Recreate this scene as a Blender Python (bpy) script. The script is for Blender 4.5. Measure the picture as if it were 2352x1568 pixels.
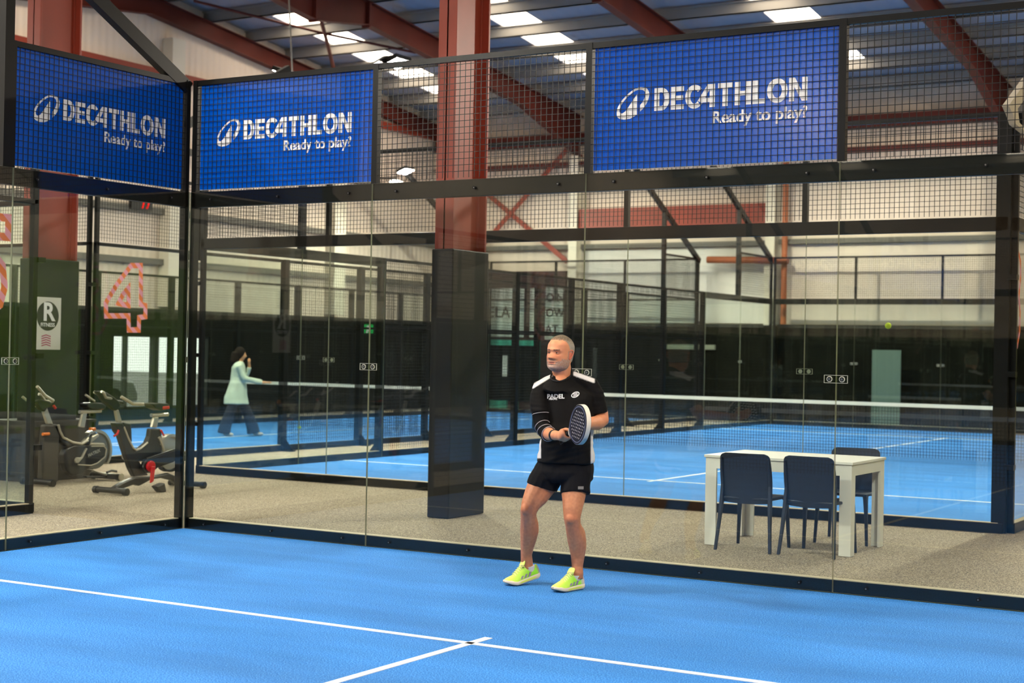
import bpy, bmesh, math, random
from math import sin, cos, pi, radians, sqrt
from mathutils import Vector, Matrix
random.seed(7)
for o in list(bpy.data.objects): bpy.data.objects.remove(o)
SC = bpy.context.scene
COL = SC.collection

# ------------------------------------------------------------------ camera, world, exposure
FPX, CX, CY, CZ = 3545.15, 9.538, -10.378, 1.642
YAW, PITCH, ROLL = 0.5358417, 0.005799, 0.0188886
def cam_axes():
    cy, sy, cp, sp, cr, sr = cos(YAW), sin(YAW), cos(PITCH), sin(PITCH), cos(ROLL), sin(ROLL)
    f = Vector((-sy*cp, cy*cp, sp)); r = Vector((cy, sy, 0)); u = r.cross(f)
    return cr*r + sr*u, -sr*r + cr*u, f
AR, AU, AF = cam_axes()
CAMP = Vector((CX, CY, CZ))
cam_data = bpy.data.cameras.new('camera'); cam = bpy.data.objects.new('camera', cam_data); COL.objects.link(cam)
cam.matrix_world = Matrix.Translation(CAMP) @ Matrix((AR, AU, -AF)).transposed().to_4x4()
cam_data.sensor_width = 36.0; cam_data.lens = 36.0*FPX/2352.0
cam_data.clip_start = 0.1; cam_data.clip_end = 200
cam_data.dof.use_dof = True; cam_data.dof.focus_distance = 10.9; cam_data.dof.aperture_fstop = 2.8
SC.camera = cam
def ray(u, v): return (AF*FPX + AR*(u-1176) - AU*(v-784)).normalized()
def PX(u, v, x): d = ray(u, v); return CAMP + d*((x-CX)/d.x)
def PY(u, v, y): d = ray(u, v); return CAMP + d*((y-CY)/d.y)
def PZ(u, v, z=0.0): d = ray(u, v); return CAMP + d*((z-CZ)/d.z)
def PD(u, v, D): d = ray(u, v); return CAMP + d*(D/d.dot(AF))

world = bpy.data.worlds.new('daylight'); SC.world = world; world.use_nodes = True
bg = world.node_tree.nodes['Background']; bg.inputs[0].default_value = (1.0, 0.97, 0.90, 1); bg.inputs[1].default_value = 2.0
SC.view_settings.view_transform = 'Standard'; SC.view_settings.look = 'None'
SC.view_settings.exposure = 0.0; SC.view_settings.gamma = 1.0; SC.view_settings.use_curve_mapping = False
cy_ = SC.cycles
cy_.adaptive_threshold = 0.04; cy_.max_bounces = 5; cy_.diffuse_bounces = 2; cy_.glossy_bounces = 3; cy_.transmission_bounces = 3
cy_.transparent_max_bounces = 40; cy_.sample_clamp_indirect = 4.0; cy_.caustics_reflective = False; cy_.caustics_refractive = False
ROOF_E = 8.4          # rooflight sheets (daylight behind translucent panels)
LED_W = 1450.0; LED_W2 = 2100.0          # each LED floodlight head

# ------------------------------------------------------------------ materials
MATS = {}
def lin(c):
    return tuple(((x/255)/12.92 if x/255 <= 0.04045 else ((x/255+0.055)/1.055)**2.4) for x in c)
def mat(name, rgb, rough=0.5, metal=0.0, spec=0.5, noise=None, bump=None, emit=None, coat=0.0, sheen=0.0):
    """rgb in sRGB 0-255; noise=(scale, amount, detail); bump=(scale, strength)"""
    if name in MATS: return MATS[name]
    m = bpy.data.materials.new(name); m.use_nodes = True; MATS[name] = m
    nt = m.node_tree; p = nt.nodes['Principled BSDF']
    c = lin(rgb)
    p.inputs['Base Color'].default_value = (*c, 1); p.inputs['Roughness'].default_value = rough
    p.inputs['Metallic'].default_value = metal; p.inputs['Specular IOR Level'].default_value = spec
    p.inputs['Coat Weight'].default_value = coat; p.inputs['Sheen Weight'].default_value = sheen
    if noise or bump:
        tc = nt.nodes.new('ShaderNodeTexCoord')
    if noise:
        n = nt.nodes.new('ShaderNodeTexNoise'); n.inputs['Scale'].default_value = noise[0]; n.inputs['Detail'].default_value = noise[2] if len(noise) > 2 else 3
        nt.links.new(tc.outputs['Object'], n.inputs['Vector'])
        r = nt.nodes.new('ShaderNodeMapRange'); r.inputs[1].default_value = 0.3; r.inputs[2].default_value = 0.7
        r.inputs[3].default_value = 1-noise[1]; r.inputs[4].default_value = 1+noise[1]
        nt.links.new(n.outputs[0], r.inputs[0])
        mx = nt.nodes.new('ShaderNodeVectorMath'); mx.operation = 'SCALE'; mx.inputs[0].default_value = c
        nt.links.new(r.outputs[0], mx.inputs['Scale']); nt.links.new(mx.outputs[0], p.inputs['Base Color'])
    if bump:
        n2 = nt.nodes.new('ShaderNodeTexNoise'); n2.inputs['Scale'].default_value = bump[0]; n2.inputs['Detail'].default_value = 3
        nt.links.new(tc.outputs['Object'], n2.inputs['Vector'])
        b = nt.nodes.new('ShaderNodeBump'); b.inputs['Strength'].default_value = bump[1]; b.inputs['Distance'].default_value = 0.01
        nt.links.new(n2.outputs[0], b.inputs['Height']); nt.links.new(b.outputs[0], p.inputs['Normal'])
    if emit:
        p.inputs['Emission Color'].default_value = (*lin(emit[0]), 1); p.inputs['Emission Strength'].default_value = emit[1]
    return m
def emission(name, rgb, s):
    m = bpy.data.materials.new(name); m.use_nodes = True; MATS[name] = m; nt = m.node_tree
    nt.nodes.remove(nt.nodes['Principled BSDF']); e = nt.nodes.new('ShaderNodeEmission')
    e.inputs[0].default_value = (*lin(rgb), 1); e.inputs[1].default_value = s
    nt.links.new(e.outputs[0], nt.nodes['Material Output'].inputs[0]); return m
def glass_mat(name='court glass', tint=(0.955, 0.985, 0.965)):
    m = bpy.data.materials.new(name); m.use_nodes = True; MATS[name] = m; nt = m.node_tree
    nt.nodes.remove(nt.nodes['Principled BSDF'])
    t = nt.nodes.new('ShaderNodeBsdfTransparent'); t.inputs[0].default_value = (*tint, 1)
    g = nt.nodes.new('ShaderNodeBsdfGlossy'); g.inputs['Roughness'].default_value = 0.0
    f = nt.nodes.new('ShaderNodeFresnel'); f.inputs[0].default_value = 1.5
    # the far face of a pane sees the ray leaving glass: use the outside angle for both faces
    geo = nt.nodes.new('ShaderNodeNewGeometry')
    mr = nt.nodes.new('ShaderNodeMath'); mr.operation = 'MULTIPLY_ADD'; mr.inputs[1].default_value = -(1.5-1/1.5); mr.inputs[2].default_value = 1.5
    nt.links.new(geo.outputs['Backfacing'], mr.inputs[0])
    inv = nt.nodes.new('ShaderNodeMath'); inv.operation = 'DIVIDE'; inv.inputs[0].default_value = 1.0
    # Fresnel node flips the ior on back faces; feed 1/ior there so both sides reflect alike
    nt.links.new(mr.outputs[0], f.inputs[0])
    mix = nt.nodes.new('ShaderNodeMixShader')
    nt.links.new(f.outputs[0], mix.inputs[0]); nt.links.new(t.outputs[0], mix.inputs[1]); nt.links.new(g.outputs[0], mix.inputs[2])
    nt.links.new(mix.outputs[0], nt.nodes['Material Output'].inputs[0]); return m
GLASS = glass_mat()
EDGE = mat('glass edge', (150, 152, 128), 0.2)
BLACK = mat('black powder coated steel', (12, 12, 12), 0.36, spec=.22)
WIRE = mat('black welded wire', (22, 19, 17), 0.5, spec=.3)
STEELB = mat('bolt head steel', (120, 120, 118), 0.3, 0.9)
CHROME = mat('brushed steel', (200, 195, 185), 0.3, 0.8)
OXIDE = mat('red oxide steel', (142, 54, 36), 0.45, noise=(1.5, 0.18))
OXIDE2 = mat('red oxide roof steel', (96, 38, 28), 0.55, spec=.25, noise=(1.2, 0.2))
GALV = mat('galvanised purlin', (150, 146, 140), 0.45, 0.1)
WHITEP = mat('white painted steel', (226, 216, 196), 0.5)
LINE = mat('white court line', (235, 238, 240), 0.8, noise=(90, 0.08))
def turf():
    m = bpy.data.materials.new('blue court turf'); m.use_nodes = True; MATS['turf'] = m; nt = m.node_tree; p = nt.nodes['Principled BSDF']
    p.inputs['Roughness'].default_value = 0.85; p.inputs['Specular IOR Level'].default_value = 0.25
    tc = nt.nodes.new('ShaderNodeTexCoord')
    n = nt.nodes.new('ShaderNodeTexNoise'); n.inputs['Scale'].default_value = 130; n.inputs['Detail'].default_value = 4; n.inputs['Roughness'].default_value = 0.7
    n2 = nt.nodes.new('ShaderNodeTexNoise'); n2.inputs['Scale'].default_value = 1.1; n2.inputs['Detail'].default_value = 5
    mp = nt.nodes.new('ShaderNodeMapping'); mp.inputs['Scale'].default_value = (0.5, 1.6, 1)
    nt.links.new(tc.outputs['Object'], n.inputs['Vector']); nt.links.new(tc.outputs['Object'], mp.inputs[0]); nt.links.new(mp.outputs[0], n2.inputs['Vector'])
    cr = nt.nodes.new('ShaderNodeValToRGB'); e = cr.color_ramp.elements
    e[0].position = 0.38; e[0].color = (*lin((14, 76, 158)), 1); e[1].position = 0.62; e[1].color = (*lin((98, 164, 226)), 1)
    x = e.new(0.5); x.color = (*lin((40, 120, 200)), 1)
    nt.links.new(n.outputs[0], cr.inputs[0])
    cr2 = nt.nodes.new('ShaderNodeMapRange'); cr2.inputs[1].default_value = 0.3; cr2.inputs[2].default_value = 0.7; cr2.inputs[3].default_value = 0.82; cr2.inputs[4].default_value = 1.16
    nt.links.new(n2.outputs[0], cr2.inputs[0])
    mx = nt.nodes.new('ShaderNodeVectorMath'); mx.operation = 'SCALE'
    nt.links.new(cr.outputs[0], mx.inputs[0]); nt.links.new(cr2.outputs[0], mx.inputs['Scale']); nt.links.new(mx.outputs[0], p.inputs['Base Color'])
    b = nt.nodes.new('ShaderNodeBump'); b.inputs['Strength'].default_value = 0.5; b.inputs['Distance'].default_value = 0.006
    nt.links.new(n.outputs[0], b.inputs['Height']); nt.links.new(b.outputs[0], p.inputs['Normal']); return m
TURF = turf()
def speckle(name, c0, c1, c2, scale, rough=0.9):
    m = bpy.data.materials.new(name); m.use_nodes = True; MATS[name] = m; nt = m.node_tree; p = nt.nodes['Principled BSDF']
    p.inputs['Roughness'].default_value = rough; p.inputs['Specular IOR Level'].default_value = 0.2
    tc = nt.nodes.new('ShaderNodeTexCoord'); n = nt.nodes.new('ShaderNodeTexNoise'); n.inputs['Scale'].default_value = scale; n.inputs['Detail'].default_value = 3; n.inputs['Roughness'].default_value = 0.75
    nt.links.new(tc.outputs['Object'], n.inputs['Vector'])
    cr = nt.nodes.new('ShaderNodeValToRGB'); e = cr.color_ramp.elements
    e[0].position = 0.38; e[0].color = (*lin(c0), 1); e[1].position = 0.62; e[1].color = (*lin(c2), 1); x = e.new(0.5); x.color = (*lin(c1), 1)
    nt.links.new(n.outputs[0], cr.inputs[0]); nt.links.new(cr.outputs[0], p.inputs['Base Color']); return m
CARPET = speckle('grey ribbed carpet', (84, 75, 66), (150, 137, 120), (214, 197, 172), 110)
def ribbed(name, rgb, axis, pitch, strength=0.6, rough=0.45, dirt=0.06):
    m = bpy.data.materials.new(name); m.use_nodes = True; MATS[name] = m; nt = m.node_tree; p = nt.nodes['Principled BSDF']
    p.inputs['Roughness'].default_value = rough; c = lin(rgb); p.inputs['Base Color'].default_value = (*c, 1)
    tc = nt.nodes.new('ShaderNodeTexCoord'); w = nt.nodes.new('ShaderNodeTexWave'); w.wave_type = 'BANDS'; w.bands_direction = axis
    w.inputs['Scale'].default_value = 2*pi/pitch/20.0; nt.links.new(tc.outputs['Object'], w.inputs['Vector'])
    b = nt.nodes.new('ShaderNodeBump'); b.inputs['Strength'].default_value = strength; b.inputs['Distance'].default_value = 0.02
    nt.links.new(w.outputs['Fac'], b.inputs['Height']); nt.links.new(b.outputs[0], p.inputs['Normal'])
    n = nt.nodes.new('ShaderNodeTexNoise'); n.inputs['Scale'].default_value = 0.9; n.inputs['Detail'].default_value = 5
    nt.links.new(tc.outputs['Object'], n.inputs['Vector'])
    r = nt.nodes.new('ShaderNodeMapRange'); r.inputs[1].default_value = 0.3; r.inputs[2].default_value = 0.7; r.inputs[3].default_value = 1-dirt; r.inputs[4].default_value = 1+dirt
    mx = nt.nodes.new('ShaderNodeVectorMath'); mx.operation = 'SCALE'; mx.inputs[0].default_value = c
    nt.links.new(n.outputs[0], r.inputs[0]); nt.links.new(r.outputs[0], mx.inputs['Scale']); nt.links.new(mx.outputs[0], p.inputs['Base Color'])
    return m
CLAD_X = ribbed('cream ribbed cladding far wall', (226, 208, 190), 'X', 0.33)
CLAD_Y = ribbed('cream ribbed cladding gable', (228, 210, 192), 'Y', 0.2, 0.8)
SHEET = ribbed('blue grey roof lining', (158, 160, 172), 'X', 0.3, 0.5, 0.6)
DARKW = mat('dark lower wall', (18, 18, 14), 0.8, spec=.08, noise=(2.2, 0.45, 6))
ROOFL = emission('daylit translucent rooflight', (255, 238, 212), ROOF_E)
BLUEP = mat('glossy blue banner', (0, 82, 190), 0.2, spec=.35, noise=(3.0, 0.05))
WHITEI = mat('white print', (240, 240, 242), 0.5)

# ------------------------------------------------------------------ helpers
class MB:
    def __init__(s): s.v = []; s.f = []; s.m = []; s.mi = 0
    def add(s, vs, fs):
        b = len(s.v); s.v += [tuple(v) for v in vs]; s.f += [tuple(b+i for i in f) for f in fs]; s.m += [s.mi]*len(fs)
    def box(s, x0, x1, y0, y1, z0, z1):
        s.add([(x0,y0,z0),(x1,y0,z0),(x1,y1,z0),(x0,y1,z0),(x0,y0,z1),(x1,y0,z1),(x1,y1,z1),(x0,y1,z1)],
              [(3,2,1,0),(4,5,6,7),(0,1,5,4),(1,2,6,5),(2,3,7,6),(3,0,4,7)])
        return s
    def tube(s, pts, r, n=10, caps=True):
        """round tube through points; r a number or one radius per point"""
        pts = [Vector(p) for p in pts]; rs = r if isinstance(r, (list, tuple)) else [r]*len(pts)
        rings = []; up = None
        for i, p in enumerate(pts):
            a = pts[max(i-1, 0)]; b = pts[min(i+1, len(pts)-1)]; t = (b-a).normalized()
            if up is None: up = Vector((0,0,1)) if abs(t.z) < 0.9 else Vector((1,0,0))
            x = t.cross(up).normalized(); y = x.cross(t).normalized(); up = y
            rings.append([p + (x*cos(2*pi*k/n) + y*sin(2*pi*k/n))*rs[i] for k in range(n)])
        vs = [q for R in rings for q in R]; fs = []
        for i in range(len(rings)-1):
            for k in range(n): fs.append((i*n+k, i*n+(k+1)%n, (i+1)*n+(k+1)%n, (i+1)*n+k))
        if caps: fs.append(tuple(range(n-1, -1, -1))); fs.append(tuple(range((len(rings)-1)*n, len(rings)*n)))
        s.add(vs, fs); return s
    def bar(s, a, b, w, h, up=(0,0,1)):
        a = Vector(a); b = Vector(b); t = (b-a).normalized(); up = Vector(up)
        if abs(t.dot(up)) > 0.98: up = Vector((1,0,0))
        x = t.cross(up).normalized()*w/2; y = x.cross(t).normalized()*h/2
        vs = [a-x-y, a+x-y, a+x+y, a-x+y, b-x-y, b+x-y, b+x+y, b-x+y]
        s.add(vs, [(3,2,1,0),(4,5,6,7),(0,1,5,4),(1,2,6,5),(2,3,7,6),(3,0,4,7)]); return s
    def prism(s, poly, d):
        """poly: 3D points of a planar outline, extruded by vector d (centred)"""
        d = Vector(d); n = len(poly); P = [Vector(p) for p in poly]
        s.add([p-d/2 for p in P]+[p+d/2 for p in P], [tuple(range(n-1,-1,-1)), tuple(range(n, 2*n))]+[(i,(i+1)%n,n+(i+1)%n,n+i) for i in range(n)]); return s
    def loft(s, rings, cap=True):
        n = len(rings[0]); fs = []
        for i in range(len(rings)-1):
            for k in range(n): fs.append((i*n+k, i*n+(k+1)%n, (i+1)*n+(k+1)%n, (i+1)*n+k))
        if cap: fs.append(tuple(range(n-1,-1,-1))); fs.append(tuple(range((len(rings)-1)*n, len(rings)*n)))
        s.add([q for R in rings for q in R], fs); return s
    def disc(s, c, axis, r, t, n=20):
        c = Vector(c); a = Vector(axis).normalized(); return s.tube([c-a*t/2, c+a*t/2], r, n)
    def ell(s, c, rx, ry, rz, nu=16, nv=10, R=None):
        rings = []; c = Vector(c)
        for i in range(1, nv):
            th = pi*i/nv
            ring = []
            for k in range(nu):
                q = Vector((rx*sin(th)*cos(2*pi*k/nu), ry*sin(th)*sin(2*pi*k/nu), rz*cos(th)))
                ring.append(c + (R @ q if R else q))
            rings.append(ring)
        top = c + (R @ Vector((0,0,rz)) if R else Vector((0,0,rz))); bot = c - (top-c)
        b = len(s.v); vs = [q for g in rings for q in g]+[top, bot]; fs = []
        for i in range(len(rings)-1):
            for k in range(nu): fs.append((i*nu+k, (i+1)*nu+k, (i+1)*nu+(k+1)%nu, i*nu+(k+1)%nu))
        t = len(vs)-2
        for k in range(nu): fs.append((t, k, (k+1)%nu)); fs.append((t+1, (nv-2)*nu+(k+1)%nu, (nv-2)*nu+k))
        s.add(vs, fs); return s
    def mesh(s, name, mats):
        me = bpy.data.meshes.new(name); me.from_pydata(s.v, [], s.f)
        for m in (mats if isinstance(mats, (list, tuple)) else [mats]): me.materials.append(m)
        if any(s.m): me.polygons.foreach_set('material_index', s.m)
        me.update(); return me
    def build(s, name, mats, parent=None, smooth=False, bevel=0.0, **kw):
        me = s.mesh(name, mats)
        if smooth: smooth_by_angle(me, 40)
        o = bpy.data.objects.new(name, me); COL.objects.link(o)
        if parent:
            o.parent = parent; o.matrix_parent_inverse = world_of(parent).inverted()
        if bevel:
            b = o.modifiers.new('edge', 'BEVEL'); b.width = bevel; b.segments = 2; b.limit_method = 'ANGLE'
        for k, v in kw.items(): o[k] = v
        return o
def world_of(o):
    m = o.matrix_basis.copy()
    while o.parent: m = world_of(o.parent) @ o.matrix_parent_inverse @ m; break
    return m
def smooth_by_angle(me, deg):
    me.polygons.foreach_set('use_smooth', [True]*len(me.polygons))
    try: me.set_sharp_from_angle(angle=radians(deg))
    except Exception: pass
def thing(name, label, cat, loc=(0,0,0), group=None, rz=0.0):
    o = bpy.data.objects.new(name, None); COL.objects.link(o); o.location = loc; o.rotation_euler = (0,0,rz); o.empty_display_size = 0.1
    return tag(o, label, cat, group)
def tag(o, label, cat, group=None):
    o['label'] = label; o['category'] = cat
    if group: o['group'] = group
    return o
def struct(o): o['kind'] = 'structure'; return o
def copy_tree(o, parent=None):
    c = o.copy(); COL.objects.link(c)
    if parent: c.parent = parent
    for ch in [k for k in o.children]: copy_tree(ch, c)
    return c
def flat(name, loops, M, m, parent=None, depth=0.002, **kw):
    """filled 2D outlines (holes by winding order rule) placed by matrix M"""
    cu = bpy.data.curves.new(name, 'CURVE'); cu.dimensions = '2D'; cu.fill_mode = 'BOTH'; cu.extrude = depth/2
    for lp in loops:
        sp = cu.splines.new('POLY'); sp.points.add(len(lp)-1); sp.use_cyclic_u = True
        for i, p in enumerate(lp): sp.points[i].co = (p[0], p[1], 0, 1)
    return _cv(name, cu, M, m, parent, kw)
def _cv(name, cu, M, m, parent, kw):
    t = bpy.data.objects.new('tmp', cu); COL.objects.link(t)
    dg = bpy.context.evaluated_depsgraph_get(); dg.update()
    me = bpy.data.meshes.new_from_object(t.evaluated_get(dg)); bpy.data.objects.remove(t)
    me.transform(M); me.materials.clear(); me.materials.append(m); me.name = name
    o = bpy.data.objects.new(name, me); COL.objects.link(o)
    if parent: o.parent = parent; o.matrix_parent_inverse = world_of(parent).inverted()
    for k, v in kw.items(): o[k] = v
    return o
def text(name, s, M, m, parent=None, size=0.1, bold=0.0, depth=0.002, align='LEFT', **kw):
    cu = bpy.data.curves.new(name, 'FONT'); cu.body = s; cu.size = size; cu.offset = bold; cu.extrude = depth/2; cu.align_x = align; cu.resolution_u = 4
    return _cv(name, cu, M, m, parent, kw)
def plane_mat(origin, ex, ey):
    ex = Vector(ex).normalized(); ey = Vector(ey).normalized(); ez = ex.cross(ey)
    M = Matrix((ex, ey, ez)).transposed().to_4x4(); M.translation = Vector(origin); return M
def arc(cx, cy, rx, ry, a0, a1, n=24):
    return [(cx+rx*cos(radians(a0+(a1-a0)*i/n)), cy+ry*sin(radians(a0+(a1-a0)*i/n))) for i in range(n+1)]
# ------------------------------------------------------------------ hall
XG, YW, XR, YR = -14.3, 25.4, 15.0, -43.3       # gable, far wall, opposite wall, rear wall
Y_RIDGE, Y_VAL, Y_RIDGE2 = 14.0, 2.5, -9.0
Z_RIDGE, Z_EAVE = 9.10, 7.80
FRAMES = [-9.7, -4.25, 1.27, 6.75, 12.2]
def ztop(y):      # top flange of the rafters
    if y >= Y_VAL: return Z_RIDGE - 0.114*abs(y-Y_RIDGE)
    return Z_RIDGE - 0.114*abs(y-Y_RIDGE2)
f = MB(); f.box(XG-0.3, XR, YR, YW+0.1, -0.12, -0.004); struct(f.build('floor', CARPET))
def turf_pad(x0, x1, y0, y1, lines):
    o = MB().box(x0, x1, y0, y1, -0.05, 0.0).build('floor', TURF); struct(o)
    for (a, b, c, d) in lines: MB().box(a, b, c, d, 0.0, 0.003).build('court_line', LINE, o)
    return o
def court_lines(x0, x1, y0, y1, xc=None):
    xc = (x0+x1)/2 if xc is None else xc; n = (y0+y1)/2; w = 0.025
    return [(x0, x1, y1-3.05-w, y1-3.05+w), (x0, x1, y0+3.05-w, y0+3.05+w), (xc-w, xc+w, y0+2.85, n-0.1), (xc-w, xc+w, n+0.1, y1-2.85)]
turf_pad(0, 10, -20, 0, court_lines(0, 10, -20, 0, 4.95)); turf_pad(-4, 6.1, 4.65, 24.65, court_lines(-4, 6.1, 4.65, 24.65, 0.99))
turf_pad(-12, -6, 4.65, 24.65, court_lines(-12, -6, 4.65, 24.65, -8.9)); turf_pad(-12, -2, -20, 0, court_lines(-12, -2, -20, 0))
# walls: dark lower part, cream cladding above
def wall(name, lo, hi):
    a = MB().box(*lo).build(name, hi[1]); struct(a); return a
WL = 2.37
w = MB(); w.box(XG-0.3, XR, YW, YW+0.2, WL, 8.1); o = w.build('wall_back', CLAD_X); struct(o)
MB().box(XG-0.3, XR, YW-0.03, YW+0.2, 0, WL).build('lower_cladding', DARKW, o)
MB().box(XG-0.3, XR, YW-0.07, YW-0.03, WL-0.05, WL+0.03).build('ledge', mat('dark ledge', (40, 38, 34), 0.7), o)
g = MB()
gy = [YR, Y_RIDGE2, Y_VAL, Y_RIDGE, YW]
# gable wall with the glazed opening low down (y 13.3-16.2, z 0.25-1.8)
OY0, OY1, OZ0, OZ1 = 13.3, 16.3, 0.25, 1.82
g.box(XG-0.25, XG, YR, OY0, WL, 7.6); g.box(XG-0.25, XG, OY0, YW, WL, 7.6)
g.prism([(XG-0.125, y, z) for y, z in [(YR, 7.6), (Y_VAL, 7.6), (YW, 7.6), (YW, Z_EAVE+0.25), (Y_RIDGE, Z_RIDGE+0.25), (Y_VAL, Z_EAVE+0.25), (Y_RIDGE2, Z_RIDGE+0.25), (-20.4, Z_EAVE+0.25), (-31.9, Z_RIDGE+0.25), (YR, Z_EAVE+0.25)]], (0.25, 0, 0))
gw = g.build('wall_left', CLAD_Y); struct(gw)
l = MB(); l.box(XG-0.25, XG+0.03, YR, OY0, 0, WL); l.box(XG-0.25, XG+0.03, OY1, YW, 0, WL); l.box(XG-0.25, XG+0.03, OY0, OY1, 0, OZ0); l.box(XG-0.25, XG+0.03, OY0, OY1, OZ1, WL)
l.build('lower_cladding', DARKW, gw)
MB().box(XG+0.03, XG+0.06, YR, YW, WL-0.05, WL+0.03).build('ledge', mat('dark ledge', (40, 38, 34), 0.7), gw)
# glazed opening
wf = MB()
for y in (OY0, 13.72, 14.55, 14.66, 15.5, OY1): wf.box(XG-0.12, XG-0.02, y-0.04, y+0.04, OZ0, OZ1)
for z in (OZ0, OZ1): wf.box(XG-0.12, XG-0.02, OY0, OY1, z-0.04, z+0.04)
wo = wf.build('window_1', mat('dark window frame', (34, 36, 34), 0.5)); struct(wo)
MB().box(XG-0.08, XG-0.07, OY0, OY1, OZ0, OZ1).build('pane', GLASS, wo)
# right and rear walls
r_ = MB(); r_.box(XR, XR+0.2, YR, YW+0.2, WL, 9.4); o = r_.build('wall_right', CLAD_Y); struct(o)
MB().box(XR-0.03, XR+0.2, YR, YW, 0, WL).build('lower_cladding', DARKW, o)
r_ = MB(); r_.box(XG-0.3, XR, YR-0.2, YR, WL, 8.1); o = r_.build('wall_front', CLAD_X); struct(o)
MB().box(XG-0.3, XR, YR-0.2, YR+0.03, 0, WL).build('lower_cladding', DARKW, o)
# mossy green partition beside the far right hand court (seen mirrored in the side glass)
gp = MB().box(12.6, 12.75, 2.5, 20, 0, 3.2).build('partition_wall', mat('olive green painted board', (128, 172, 26), 0.6, noise=(0.8, 0.25)))
tag(gp, 'tall olive green painted partition beyond the right side of the courts', 'partition')
# roof lining, four slopes
RL = [-12.45, -7.7, -1.88, 3.7, 9.3, 13.6]
roof = MB(); T = 0.27
for (ya, yb) in ((YW+0.1, Y_RIDGE), (Y_RIDGE, Y_VAL), (Y_VAL, Y_RIDGE2), (Y_RIDGE2, -20.4), (-20.4, -31.9), (-31.9, YR)):
    def zz(y, yy=(ya+yb)/2): return (Z_RIDGE - 0.114*abs(y-(Y_RIDGE if yy > Y_VAL else (Y_RIDGE2 if yy > -20.4 else -31.9))))+T
    lo, hi = min(ya, yb), max(ya, yb); e0, e1 = lo+2.2, hi-2.2
    cuts = [XG-0.3]+[c for x in RL for c in (x-0.5, x+0.5)]+[XR+0.2]
    for i in range(0, len(cuts)-1, 1):
        a, b = cuts[i], cuts[i+1]
        segs = [(lo, hi)] if i % 2 == 0 else [(lo, e0), (e1, hi)]
        for (p, q) in segs:
            roof.add([(a,p,zz(p)),(b,p,zz(p)),(b,q,zz(q)),(a,q,zz(q)),(a,p,zz(p)+.1),(b,p,zz(p)+.1),(b,q,zz(q)+.1),(a,q,zz(q)+.1)],
                     [(3,2,1,0),(4,5,6,7),(0,1,5,4),(1,2,6,5),(2,3,7,6),(3,0,4,7)])
        if i % 2:
            k = MB(); k.add([(a,e0,zz(e0)+.03),(b,e0,zz(e0)+.03),(b,e1,zz(e1)+.03),(a,e1,zz(e1)+.03)], [(3,2,1,0)])
            struct(k.build('window_%d' % (2+len([o for o in bpy.data.objects if o.name.startswith('window_')])), ROOFL))
struct(roof.build('ceiling', SHEET))
# purlins
pn = 1
for yc, sgns in ((Y_RIDGE, (1, -1)), (Y_RIDGE2, (1, -1)), (-31.9, (1, -1))):
    for sg in sgns:
        for k in range(8):
            y = yc + sg*(0.45+1.45*k)
            if y > YW-0.2 or y < YR+0.2: continue
            z = Z_RIDGE-0.114*abs(y-yc)
            b = MB(); b.box(XG, XR, y-0.02, y+0.02, z, z+0.24); b.box(XG, XR, y-0.02, y+0.07, z, z+0.02); b.box(XG, XR, y-0.07, y+0.02, z+0.22, z+0.24)
            struct(b.build('trim_%d' % pn, GALV)); pn += 1
# rafters and columns
FN = {-9.7: 'third from the gable', -4.25: 'second', 1.27: 'x', 6.75: 'y', 12.2: 'z'}
def ibeam(mb, pts_top, depths, x, fw=0.2, ft=0.02, wt=0.014):
    n = len(pts_top)
    for i in range(n-1):
        (y0, z0), (y1, z1) = pts_top[i], pts_top[i+1]; d0, d1 = depths[i], depths[i+1]
        for (za, zb) in ((z0-ft, z1-ft), (z0-d0, z1-d1)):
            mb.add([(x-fw/2,y0,za),(x+fw/2,y0,za),(x+fw/2,y1,zb),(x-fw/2,y1,zb),(x-fw/2,y0,za+ft),(x+fw/2,y0,za+ft),(x+fw/2,y1,zb+ft),(x-fw/2,y1,zb+ft)],
                   [(3,2,1,0),(4,5,6,7),(0,1,5,4),(1,2,6,5),(2,3,7,6),(3,0,4,7)])
        mb.add([(x-wt/2,y0,z0-d0),(x+wt/2,y0,z0-d0),(x+wt/2,y1,z1-d1),(x-wt/2,y1,z1-d1),(x-wt/2,y0,z0),(x+wt/2,y0,z0),(x+wt/2,y1,z1),(x-wt/2,y1,z1)],
               [(3,2,1,0),(4,5,6,7),(0,1,5,4),(1,2,6,5),(2,3,7,6),(3,0,4,7)])
RAFT_LABEL = {-9.7: 'red roof beam sloping down behind the thick red column to the far wall',
              -4.25: 'red roof beam crossing above the blue banner right of the red column',
              1.27: 'red roof beam descending at the far right over the last mesh bay',
              6.75: 'red roof beam over the right part of the front court', 12.2: 'red roof beam beyond the right side of the courts'}
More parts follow.
